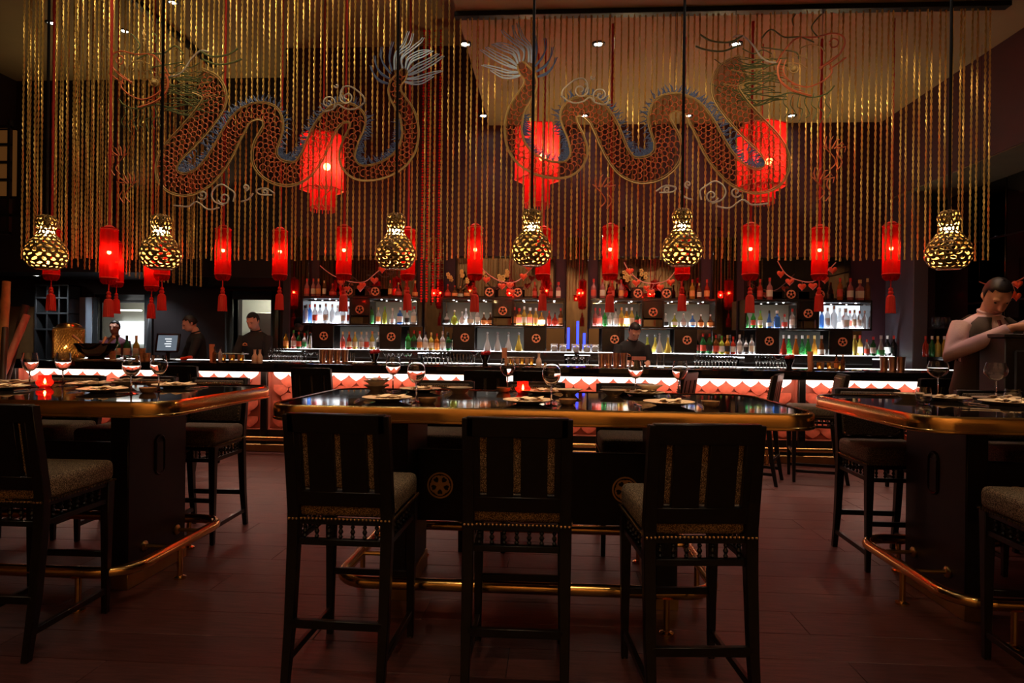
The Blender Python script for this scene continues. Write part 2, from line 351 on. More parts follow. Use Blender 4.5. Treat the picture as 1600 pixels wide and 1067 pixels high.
# ------------------------------------------------------------------ emblem: ring round a five-petal flower with heart cut-outs
def emblem_mesh(nm, m_, fn):
    def solid(r, a):
        if .88 < r < 1.0: return True
        seg = ((a / (2 * PI) * 5) % 1 - .5) * 2 * PI / 5
        if r > .80 - .10 * (1 - math.cos(seg)) * 4: return False
        x, y = r * math.sin(seg) / .17, (r * math.cos(seg) - .46) / .19
        return (x * x + y * y - 1) ** 3 - x * x * y ** 3 > 0 or r < .16
    b = MB(); NA, NR = 120, 26
    for i in range(NR):
        for k in range(NA):
            r, a = (i + .5) / NR, 2 * PI * (k + .5) / NA
            if (fn or solid)(r, a):
                q = [(ra * math.sin(an), 0, ra * math.cos(an)) for ra, an in ((i / NR, 2 * PI * k / NA), ((i + 1) / NR, 2 * PI * k / NA), ((i + 1) / NR, 2 * PI * (k + 1) / NA), (i / NR, 2 * PI * (k + 1) / NA))]
                b.add(q, [(0, 1, 2, 3)])
    me = bpy.data.meshes.new(nm); me.from_pydata(b.v, [], b.f); bm = bmesh.new(); bm.from_mesh(me)
    bmesh.ops.remove_doubles(bm, verts=bm.verts, dist=1e-4)
    bmesh.ops.recalc_face_normals(bm, faces=bm.faces)
    ex = bmesh.ops.extrude_face_region(bm, geom=list(bm.faces)); bmesh.ops.translate(bm, verts=[g for g in ex['geom'] if isinstance(g, bmesh.types.BMVert)], vec=(0, -.09, 0))
    bmesh.ops.recalc_face_normals(bm, faces=bm.faces); bm.to_mesh(me); bm.free(); me.materials.append(MATS[m_]); return me
def wheel(r, a):
    if r > .80: return True
    seg = ((a / (2 * PI) * 5) % 1 - .5) * 2 * PI / 5
    x, y = r * math.sin(seg), r * math.cos(seg) - .50
    return (x / .27) ** 2 + (y / .30) ** 2 > 1
EMB = emblem_mesh('emblem', 'emblem_gold', None); EMBR = emblem_mesh('emblem', 'emblem_red', wheel)

# ------------------------------------------------------------------ bar front
BY, CZ = 7.78, 1.10      # tile plane, counter height
posts = [-6.8, -3.54, -.30, 2.95, 5.35]
glow('led_glass', (1, .95, .88), 3.5)
ct = thing('bar_counter', 'long black bar counter with glossy top running along the whole bar', 'counter', (0, 0, 0))
MB().prism([(7.46, 1.045), (7.46, 1.095), (7.475, 1.10), (8.5, 1.10), (8.5, 1.045)], -6.95, 5.5, 'x').build('counter_top', 'black_glass', ct)
MB().box(-6.95, 7.47, 1.0, 5.5, 7.5, 1.05).build('counter_lip', 'black_wood', ct, bevel=.004)
MB().box(-6.95, 7.84, 0, 5.5, 8.45, 1.045).build('body', 'black_wood', ct)
MB().box(-6.95, 7.70, 0, 5.5, 7.84, .10).build('plinth', 'old_brass', ct, bevel=.01)
MB().box(-6.95, 7.74, .10, 5.5, 7.84, .27).build('skirting', 'black_wood', ct)
MB().box(-6.9, 7.60, 1.020, 5.45, 7.66, 1.035).build('light_strip', 'led_bar', ct)
MB().box(-6.5, 8.44, 1.1004, 5.4, 8.47, 1.106).build('glass_light', 'led_glass', ct)
for x in posts: MB().box(x - .04, 7.70, .1, x + .04, 7.84, 1.045).build('post', 'black_wood', ct, bevel=.006)
fr = ct
MB().tube([(-6.9, 7.55, .19), (5.4, 7.55, .19)], .027, 12).build('foot_rail', 'brass', fr)
for k in range(10):
    x = -6.6 + k * 1.3
    MB().tube([(x, 7.55, .19), (x, 7.66, .12), (x, 7.74, .12)], .014, 8).lathe([(.035, 0), (.035, .012), (.014, .02)], 12, (x, 7.55, 0)).tube([(x, 7.55, 0), (x, 7.55, .18)], .015, 8).build('rail_bracket', 'brass', fr)
# fish-scale tiles
TW, TP, TD = .191, .0995, .086
def tile_mesh():
    pts = []
    for k in range(7): t = k / 6; pts.append((TW / 2 * (1 - t ** 1.75), -TD * t))
    pts += [(-x, y) for x, y in reversed(pts[:-1])]
    pts += [(-TW / 2, .05), (TW / 2, .05)]
    b = MB(); n = len(pts)
    fr_ = [(x * .985, -.012, y) for x, y in pts]; bk = [(x * .985, 0, y) for x, y in pts]
    c = [(0, -.020, -.01)]
    b.add(fr_ + bk + c, [(k, (k + 1) % n, 2 * n) for k in range(n)] + [(k, n + k, n + (k + 1) % n, (k + 1) % n) for k in range(n)])
    return b.mesh('scale_tile', 'tile', smooth=True, ang=50)
TM = tile_mesh(); TM0 = TM.copy(); TM0.materials[0] = MATS['led_glare_tile']
pl = ('bar front panel of strip-lit coral scale tiles at the punch bowl end', 'bar front panel of strip-lit coral scale tiles below the big row of copper shakers',
      'bar front panel of strip-lit coral scale tiles in front of the stooping barman', 'bar front panel of strip-lit coral scale tiles at the grey column end')
for i in range(4):
    a, b = posts[i] + .04, posts[i + 1] - .04
    t = thing('bar_front_panel', pl[i], 'panel', (a, BY, .28), 0, None)
    MB().box(0, .03, 0, b - a, .06, .74).build('backing', mat('tile_backing', (.5, .14, .09), .6) if i == 0 else 'tile_backing', t)
    for x0, x1, z0, z1 in ((0, b - a, -.015, .0), (0, .012, 0, .74), (b - a - .012, b - a, 0, .74)): MB().box(x0, -.035, z0, x1, .05, z1).build('frame_strip', 'tile_backing', t)
    nc = int((b - a) / TW)
    off = ((b - a) - nc * TW) / 2
    for r in range(8):
        n = nc if r % 2 == 0 else nc - 1
        for k in range(n):
            x = off + TW * (k + .5) + (0 if r % 2 == 0 else TW / 2); z = .745 - .05 - r * TP
            if z - TD < -.03: continue
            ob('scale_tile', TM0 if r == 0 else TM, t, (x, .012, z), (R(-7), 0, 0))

# ------------------------------------------------------------------ back bar
mods = [(-3.77, -1.98), (-1.64, .20), (.57, 2.39), (2.79, 4.58)]
cabn = ('the cabinet by the kitchen doorway', 'the cabinet holding four big decanters', 'the cabinet behind the stooping barman', 'the cabinet by the grey column')
ZL, ZM, ZU = 1.25, 1.643, 2.05
glow('led_inlay', (.95, .97, 1), 13); mat('frosted_panel', (.06, .058, .05), .3); glow('led_back', (.82, .90, 1), 1.0)
mat('shelf_black', (.014, .011, .010), .25, coat=.3)
mat('mirror_back', (.34, .30, .28), .07, 1)
MB_ = MB
for i, (a, b) in enumerate(mods):
    t = thing('back_bar_cabinet', ('black back bar cabinet with lit shelves by the kitchen doorway', 'black back bar cabinet with lit shelves holding four big decanters', 'black back bar cabinet with lit shelves behind the stooping barman', 'black back bar cabinet with lit shelves by the grey column')[i], 'cabinet', (a, 9.45, 0))
    Wd = b - a; D = .34
    MB().box(0, D - .03, ZL, Wd, D, ZU).build('back_panel', 'mirror_back', t)
    eL, eR = (.31 if i == 0 else .17), (.36 if i == 3 else .16)
    MB().box(-eL, -.02, ZL - .035, Wd + eR, D, ZL).build('bottom_shelf', 'shelf_black', t, bevel=.004)
    MB().box(0, -.02, 0, Wd, D, ZL - .035).build('base_cupboard', 'shelf_black', t)
    MB().box(-eL + .02, .0, ZL - .047, Wd + eR - .02, .02, ZL - .036).build('light_strip', 'led_shelf', t)
    for x0, x1 in ((Wd * .185 + .17, Wd * .76 - .17),): MB().box(x0, D - .036, ZL + .01, x1, D - .031, ZM - .04).build('lit_back', 'frosted_panel', t)
    MB().box(-eL + .02, .05, ZL - .004, Wd + eR - .02, .17, ZL + .0006).build('light_inlay', 'led_inlay', t)
    MB().box(0, 0, ZM - .03, Wd, D, ZM).build('middle_shelf', 'shelf_black', t, bevel=.004)
    MB().box(0, 0, ZU - .035, Wd, D, ZU).build('top_shelf', 'shelf_black', t, bevel=.004)
    bw = Wd * .425
    for x0, x1 in ((0, bw), (Wd - bw, Wd)):
        if (i, x0 > .1) not in ((0, False), (3, True)): MB().box(x0 + .03, D - .036, ZM + .01, x1 - .03, D - .031, ZU - .06).build('lit_back', 'frosted_dark' if 'frosted_dark' in MATS else mat('frosted_dark', (.09, .075, .05), .4), t)
        MB().box(x0 + .03, .05, ZM - .004, x1 - .03, .18, ZM + .0006).build('light_inlay', 'led_inlay', t)
        if (i, x0 > .1) in ((0, False), (3, True)): MB().box(x0 + .03, D - .036, ZM + .01, x1 - .03, D - .031, ZU - .06).build('lit_back', 'led_back', t)
        for k in range(3): MB().lathe([(.012, -.006), (.012, 0)], 10, (lerp(x0, x1, (k + .7) / 3.4), .16, ZU - .035)).build('spot_lens', 'led_shelf', t)
        for x in (x0, x1 - .025): MB().box(x, 0, ZM, x + .025, D, ZU - .035).build('upright', 'shelf_black', t, bevel=.003)
    MB().box(bw, .0, ZM + .12, Wd - bw, .03, ZU - .035).build('centre_panel', 'shelf_black', t, bevel=.004)
    ob('emblem', EMBR, t, (Wd / 2, -.002, ZM + .21), None, .064)
    for fx in (.185, .76):
        x = Wd * fx; MB().box(x - .165, 0, ZL + .012, x + .165, .04, ZM - .03).build('door', 'shelf_black', t, bevel=.005)
        ob('emblem', EMBR, t, (x + .02, -.002, ZL + .2), None, .064)
    for fx in (.385, .615):
        x = Wd * fx; MB().box(x - .08, .1, ZU, x + .08, .12, ZU + .17).build('crest_plate', 'shelf_black', t, bevel=.004)
        ob('emblem', EMBR, t, (x, .1, ZU + .085), None, .064)
    # mirror fixed on the wall above
    mt = thing('wall_mirror', ('dark framed mirror on the wall above the cabinet by the kitchen doorway', 'dark framed mirror above the cabinet holding four big decanters', 'dark framed mirror above the cabinet behind the stooping barman', 'dark framed mirror above the cabinet by the grey column')[i], 'mirror', (a + Wd / 2, 9.86, 2.34))
    MB().box(-.78, 0, -.28, .78, .03, .38).build('frame', 'shelf_black', mt, bevel=.01); MB().box(-.74, -.006, -.24, .74, .0, .34).build('pane', 'mirror', mt)
# mirrored strips and red bead strings in the gaps between the cabinets
gaps = [(-4.08, -3.79), (-1.96, -1.66), (.22, .55), (2.41, 2.77)]
for i, (a, b) in enumerate(gaps):
    tag(MB().box(a, 9.78, .9, b, 9.83, 3.0).build('mirror_strip', 'mirror', bevel=.005), ('tall mirror strip beside the kitchen doorway end of the back bar', 'tall mirror strip behind the red bead strings', 'tall mirror strip beside a blue light bar, next to the stooping barman', 'tall mirror strip next to the tequila bottles')[i], 'mirror')
bead = MB()
for k in range(101): bead.ball((0, 0, -k * .04), .016 if k % 3 else .022, 6, 4)
BEAD = bead.mesh('bead_string', mat('red_bead', (.8, .02, .015), .15, coat=.5))
for x in (-1.93, -1.85, -1.76, -1.68): tag(ob('bead_string', BEAD, None, (x, 9.38, 5.98)), 'long string of red beads hanging between two back bar cabinets', 'bead string', 'red bead strings')
for k, (x, z, h) in enumerate(((.26, 1.30, .32), (.50, 1.30, .24), (.40, 1.30, .42), (-.33, 1.3, .34), (-.70, 1.3, .3))):
    if k < 3: tag(MB().box(x - .018, 9.72, z, x + .018, 9.74, z + h).build('light_bar', 'led_blue'), 'blue glowing light bar in the gap beside the glass jars', 'light bar', 'blue light bars')
# ------------------------------------------------------------------ chain curtain
CY = 6.5
def chain(L):
    b = MB(); n = int(L / .0125); pts = []
    for s_ in (0, PI):
        p = [(.0056 * math.cos(k * .62 + s_), .0056 * math.sin(k * .62 + s_), -k * L / n) for k in range(n + 1)]
        b.tube(p, .0050, 4)
    return b.mesh('chain', 'gold_chain', smooth=False)
CH_S, CH_L = chain(2.46), chain(3.78)
rl = thing('curtain_rail', 'long dark ceiling rail carrying the chain curtain', 'rail', (0, 0, 0))
MB().box(-1.02, CY - .05, 4.70, 4.4, CY + .05, 4.75).build('track', 'black_metal', rl, bevel=.005)
tag(MB().box(-5.8, CY - .05, 5.93, -1.02, CY + .05, 6.0).build('curtain_rail', 'black_metal', bevel=.005), 'dark rail on the raised ceiling carrying the long chains', 'rail')
tag(MB().box(-5.75, CY + .06, 5.93, -5.65, 10.4, 6.0).build('curtain_rail', 'black_metal', bevel=.005), 'dark rail along the side of the raised ceiling carrying chains', 'rail')
rnd = random.Random(11)
x = -5.66
while x < 4.26:
    lo = x < -1.06
    dx = rnd.gauss(.0, .006)
    tag(ob('hanging_chain', CH_L if lo else CH_S, None, (x + dx, CY + rnd.uniform(-.02, .02), (6.0 if lo else 4.70) + rnd.uniform(-.012, .012)), (rnd.uniform(-.002, .002), rnd.uniform(-.003, .003), rnd.uniform(0, 6))),
        'long twisted gold chain hanging from the raised ceiling rail' if lo else 'twisted gold chain hanging from the rail under the beige ceiling', 'chain', 'long chains of the curtain' if lo else 'chains of the curtain under the beige ceiling')
    x += .0605 if x > -3.9 else .056
y = CY + .12
while y < 10.2:
    tag(ob('hanging_chain', CH_L, None, (-5.70 + rnd.uniform(-.02, .02), y, 6.0 + rnd.uniform(-.02, .02)), (0, rnd.uniform(-.003, .003), rnd.uniform(0, 6))), 'twisted gold chain hanging in the side row running back to the kitchen', 'chain', 'side row of chains')
    y += .095

# ------------------------------------------------------------------ gourd lamps
def gourd_mesh():
    prof = spline([(.075, 0), (.118, .018), (.148, .065), (.156, .12), (.140, .185), (.098, .245), (.068, .285), (.062, .315), (.076, .36), (.078, .395), (.060, .43), (.022, .442)], 6)
    Ls = [0]
    for p, q in zip(prof, prof[1:]): Ls.append(Ls[-1] + math.hypot(q[0] - p[0], q[1] - p[1]))
    T = Ls[-1]
    def at(v):
        v = max(0, min(1, v)) * T
        for k in range(len(Ls) - 1):
            if Ls[k + 1] >= v:
                f = (v - Ls[k]) / max(1e-9, Ls[k + 1] - Ls[k]); return lerp(prof[k][0], prof[k + 1][0], f), lerp(prof[k][1], prof[k + 1][1], f)
        return prof[-1]
    b = MB(); NC, NR = 15, 15; key = {}; rr = random.Random(5)
    jit = {}
    def P(u, v):
        k = (round(u * 2) % (2 * NC), round(v * 3))
        if k not in jit: jit[k] = (rr.uniform(-.11, .11), rr.uniform(-.11, .11))
        return u + jit[k][0], v + (jit[k][1] if 0 < v < NR else 0)
    def W(u, v):
        r, z = at(v / NR); a = 2 * PI * u / NC; return (r * math.cos(a), r * math.sin(a), z)
    for j in range(NR + 1):
        for i in range(NC):
            cu, cv = i + (.5 if j % 2 else 0), j + .0
            hexa = [(cu, cv + .667), (cu - .5, cv + .333), (cu - .5, cv - .333), (cu, cv - .667), (cu + .5, cv - .333), (cu + .5, cv + .333)]
            hx = [P(*q) for q in hexa]
            mx, my = sum(q[0] for q in hx) / 6, sum(q[1] for q in hx) / 6
            s = rr.uniform(.66, .84); tw = rr.uniform(-1.2, 1.2); q1, q2 = rr.uniform(.55, .8), rr.uniform(.9, 1.08)
            inn = []
            for q in hx:
                du, dv = (q[0] - mx) * s * q1, (q[1] - my) * s * q2
                inn.append((mx + du * math.cos(tw) - dv * math.sin(tw), my + du * math.sin(tw) + dv * math.cos(tw)))
            solid = cv < .4 or cv > NR - .6
            vs = [W(*q) for q in hx] + [W(*q) for q in inn]
            b.add(vs, [(k, (k + 1) % 6, 6 + (k + 1) % 6, 6 + k) for k in range(6)] + ([tuple(range(6, 12))] if solid else []))
    me = b.mesh('shade', mat('gilt', (.16, .10, .03), .4, .6), smooth=True, ang=60)
    return me
GM = gourd_mesh(); GL_IN = GM.copy(); GL_IN.materials[0] = mat('gilt_lining', (.90, .62, .24), .5, .2)
GBULB = MB().ball((0, 0, 0), .027, 10, 7).mesh('bulb', 'bulb_warm')
GRIM = MB().lathe([(.070, 0), (.082, -.004), (.084, .004), (.072, .008)], 24).mesh('rim', 'brass')
gl = ('pierced gilt gourd lamp over the table with the two goblets and the tumblers', 'pierced gilt gourd lamp hanging in front of the stooping barman', 'pierced gilt gourd lamp hanging over the red candle of the middle table',
      'pierced gilt gourd lamp over the end of the middle table nearest the punch bowl', 'pierced gilt gourd lamp hanging beside the twin red lanterns', 'pierced gilt gourd lamp hanging above the woven basket lantern')
for k, x in enumerate((1482, 1065, 830, 618, 251, 72)):
    p0 = PY(x, 420 if x < 700 or x > 1400 else 415, 5.0)
    top = 6.0 if p0.x < -1 else 4.75
    t = thing('gourd_pendant', gl[k], 'pendant lamp', (p0.x, 5.0, p0.z), k * 1.1, 'gilt gourd pendants')
    o = ob('shade', GM, t); so = o.modifiers.new('thick', 'SOLIDIFY'); so.thickness = .004
    ob('shade_lining', GL_IN, t, (0, 0, .003), None, (.972, .972, .985)); ob('rim', GRIM, t)
    ob('bulb', GBULB, t, (0, 0, .30))
    MB().lathe([(.022, .33), (.022, .44)], 10).build('lamp_socket', 'black_metal', t)
    MB().tube([(0, 0, .44), (0, 0, top - p0.z - .02)], .011, 8).build('rod', 'black_metal', t)
    MB().lathe([(.05, top - p0.z - .03), (.05, top - p0.z)], 14).build('ceiling_rose', 'black_metal', t)

# ------------------------------------------------------------------ small red glass lanterns
shade('red_glass', (1, .10, .06), (.75, .02, .015), .42, .12, .55)
shade('red_fabric', (1, .10, .06), (.95, .03, .035), .72, .7, .8)
mat('tassel_red', (.62, .03, .02), .8); mat('red_cord', (.42, .02, .016), .8, bump=.5, bscale=200)
def lantern_meshes():
    b = MB(); n = 48
    prof = [(.050, .575), (.072, .57), (.080, .55), (.080, .06), (.074, .03), (.060, .012), (.045, .0)]
    vs = []; fs = []
    for r, z in prof:
        for k in range(n):
            a = 2 * PI * k / n; q = 1 + .045 * abs(math.sin(a * 6)); dz = (.012 * abs(math.sin(a * 6)) if z < .05 else 0)
            vs.append((r * q * math.cos(a), r * q * math.sin(a), z - dz))
    for j in range(len(prof) - 1):
        for k in range(n): a, c = j * n + k, j * n + (k + 1) % n; fs.append((a, c, c + n, a + n))
    b.add(vs, fs); g = b.mesh('glass_shade', 'red_glass', ang=25)
    rg = MB().lathe([(.083, -.006), (.087, 0), (.083, .006)], 24).mesh('band', 'tassel_red')
    tz = MB(); tz.tube([(0, 0, .0), (0, 0, -.09)], .006, 6); tz.ball((0, 0, -.10), .022, 10, 6).ball((0, 0, -.135), .026, 10, 6)
    ts = MB().lathe([(.012, -.15), (.034, -.165), (.040, -.19), (.045, -.34), (.001, -.342)], 18)
    for k in range(18):
        a = 2 * PI * k / 18; ts.tube([(.038 * math.cos(a), .038 * math.sin(a), -.18), (.046 * math.cos(a), .046 * math.sin(a), -.345)], .004, 4)
    ca = MB().lathe([(.052, .575), (.03, .595), (.012, .60)], 16)
    return g, rg, tz.mesh('tassel_cord', 'tassel_red'), ts.mesh('tassel', 'tassel_red'), ca.mesh('cap', 'tassel_red')
LGL, LBD, LTC, LTS, LCP = lantern_meshes()
RBULB = MB().ball((0, 0, 0), .020, 8, 6).mesh('bulb', 'bulb_red')
CORDS = {}
def cord_mesh(L):
    L = round(L, 1)
    if L not in CORDS:
        n = int(L / .05); b = MB(); rr = random.Random(2)
        b.tube([(rr.uniform(-.002, .002), rr.uniform(-.002, .002), L * k / n) for k in range(n + 1)], [.013 + rr.uniform(-.002, .003) for k in range(n + 1)], 6)
        CORDS[L] = b.mesh('cord', 'red_cord')
    return CORDS[L]
def red_lantern(px, Y, label, group, z0=2.06, s=1.0, yb=None):
    p = PY(px, 437, Y)
    z = p.z if yb is None else PY(px, yb, Y).z
    t = thing('red_lantern', label, 'lantern', (p.x, Y, z), (px * .37) % 1.0, group)
    top = (6.0 if p.x < -1.05 else 4.75) - z
    ob('glass_shade', LGL, t); ob('band', LBD, t, (0, 0, .55)); ob('band', LBD, t, (0, 0, .056)); ob('cap', LCP, t); ob('tassel_cord', LTC, t); ob('tassel', LTS, t); ob('bulb', RBULB, t, (0, 0, .32))
    MB().lathe([(.015, .33), (.015, .6)], 8).build('lamp_socket', 'black_metal', t)
    ob('cord', cord_mesh(top - .6), t, (0, 0, .6))
for x in (348, 537, 742, 953, 1172, 1392): red_lantern(x, 6.78, 'slim red glass lantern with tassel in the row just behind the gold chains', 'lanterns in the row behind the chains')
for x in (437, 637, 848, 1066, 1280): red_lantern(x, 7.1, 'slim red glass lantern with tassel in the row further back, over the bar', 'lanterns in the row over the bar')
red_lantern(170, 6.3, 'slim red glass lantern with tassel beside the side row of chains', None, yb=443)
red_lantern(80, 6.78, 'slim red glass lantern half hidden behind the gourd lamp above the basket', None)
red_lantern(237, 7.6, 'lower of the twin red lanterns near the till screen', None, yb=454)
red_lantern(253, 6.9, 'upper of the twin red lanterns near the till screen', None)
red_lantern(182, 7.9, 'red glass lantern hanging low behind the side row of chains', None, yb=448)
# back reflections of the room are left to the mirrors; added red lights imitate lantern reflections there
for k, (x, y) in enumerate(((678, 457), (796, 457), (905, 457), (1016, 458), (1126, 460))):
    p = PY(x, y, 9.2)
    t = thing('lantern_glint', 'tiny added red light imitating a lantern reflection at the back bar', 'imitated reflection', (p.x, 9.2, p.z), 0, 'imitated lantern reflections at the back bar')
    MB().olathe([(.034, -.05), (.040, .05)], 14).build('glass_cup', 'red_glass', t); MB().ball((0, 0, -.01), .011, 6, 5).build('flame', 'bulb_red', t)
    MB().tube([(0, 0, .05), (0, 0, (4.75 if p.x > -.98 else 6.0) - p.z)], .004, 5).build('cord', 'red_cord', t)

# ------------------------------------------------------------------ big hexagonal fabric lanterns
def hex_lantern(px, top_y, bot_y, low_y, Y, rot, label):
    zt, zb, zl = PY(px, top_y, Y).z, PY(px, bot_y, Y).z, PY(px, low_y, Y).z; X = PY(px, 250, Y).x
    t = thing('big_red_lantern', label, 'lantern', (X, Y, zb), rot, 'big red fabric lanterns')
    H = zt - zb; Rr = .262
    def pleated(r, z0, z1, per=14, amp=.006):
        b = MB(); ring = []
        for s_ in range(6):
            a0, a1 = PI / 3 * s_, PI / 3 * (s_ + 1)
            A, B = Vector((r * math.cos(a0), r * math.sin(a0), 0)), Vector((r * math.cos(a1), r * math.sin(a1), 0))
            nrm = ((A + B) / 2).normalized()
            for k in range(per * 2): ring.append(A.lerp(B, k / (per * 2)) + nrm * (amp if k % 2 else 0))
        n = len(ring); vs = [(p.x, p.y, z) for z in (z0, z1) for p in ring]
        b.add(vs, [(k, (k + 1) % n, n + (k + 1) % n, n + k) for k in range(n)]); return b
    pleated(Rr, 0, H).build('pleated_shade', 'red_fabric', t, smooth=False)
    pleated(Rr * .56, zl - zb, -.005, 8).build('lower_shade', 'red_fabric', t, smooth=False)
    for r, z in ((Rr + .004, .006), (Rr + .004, H - .006), (Rr * .57, zl - zb)):
        c = [(r * math.cos(PI / 3 * k), r * math.sin(PI / 3 * k), z) for k in range(6)]; MB().tube(c, .008, 5, closed=True).build('wire_hoop', 'tassel_red', t)
    tp = MB()
    tp.add([(0, 0, H)] + [(Rr * math.cos(PI / 3 * k), Rr * math.sin(PI / 3 * k), H - .004) for k in range(6)], [(0, 1 + k, 1 + (k + 1) % 6) for k in range(6)])
    tp.build('top_cover', 'red_fabric', t)
    MB().ball((0, 0, 0), .042, 10, 7).build('bulb', 'bulb_lantern', t).location = (.05, -.06, H * .42)
    fr_ = MB()
    for k in range(26): a = 2 * PI * k / 26; fr_.tube([(.14 * math.cos(a), .14 * math.sin(a), zl - zb), (.14 * math.cos(a), .14 * math.sin(a), zl - zb - .05)], .006, 4)
    fr_.build('fringe', 'tassel_red', t)
    top = (6.0 if X < -1 else 4.75) - zb
    MB().tube([(0, 0, H), (0, 0, top)], .010, 6).build('cord', 'red_cord', t)
hex_lantern(505, 213, 298, 324, 7.45, .25, 'big red pleated lantern behind the dim dragon')
hex_lantern(840, 200, 282, 318, 7.45, .10, 'big red pleated lantern hanging by the tail of the bright dragon')
hex_lantern(1190, 198, 294, 312, 7.3, .55, 'big red pleated lantern hanging by the neck of the bright dragon')
# ------------------------------------------------------------------ two openwork dragons hung on the curtain
mat('dragon_gold', (.42, .28, .12), .5, .2); mat('dragon_red', (.55, .13, .06), .5, .1); mat('dragon_blue', (.10, .15, .36), .5, .1)
mat('plume_blue', (.42, .56, .85), .45, .1); mat('cloud_grey', (.50, .46, .46), .5, .1); mat('mane_green', (.10, .12, .05), .6)
shade('body_net', (.72, .62, .58), (.06, .015, .012), .32, .9, .3)
DY = 6.40
body = [(812, 98, 5), (818, 108, 9), (828, 122, 10), (828, 136, 11), (820, 150, 12), (808, 170, 13), (803, 190, 14), (802, 206, 14), (807, 228, 15), (822, 248, 15), (848, 262, 14), (876, 266, 13), (893, 260, 13), (903, 246, 13.5), (904, 231, 14), (898, 211, 13), (890, 193, 12.5), (889, 177, 14), (902, 167, 16), (920, 168, 18), (936, 181, 19),
        (947, 200, 20), (956, 221, 20), (966, 242, 19), (981, 260, 19), (1002, 266, 21), (1026, 260, 22), (1042, 243, 23), (1043, 222, 22), (1036, 205, 20), (1030, 186, 18), (1036, 167, 17), (1054, 160, 15), (1072, 164, 15), (1084, 172, 16), (1093, 185, 18), (1104, 204, 19), (1116, 228, 20), (1131, 251, 20), (1152, 272, 20), (1180, 283, 20), (1206, 275, 20), (1215, 252, 20), (1202, 226, 21), (1174, 197, 22), (1147, 166, 22), (1133, 141, 22), (1140, 118, 22), (1164, 106, 22)]
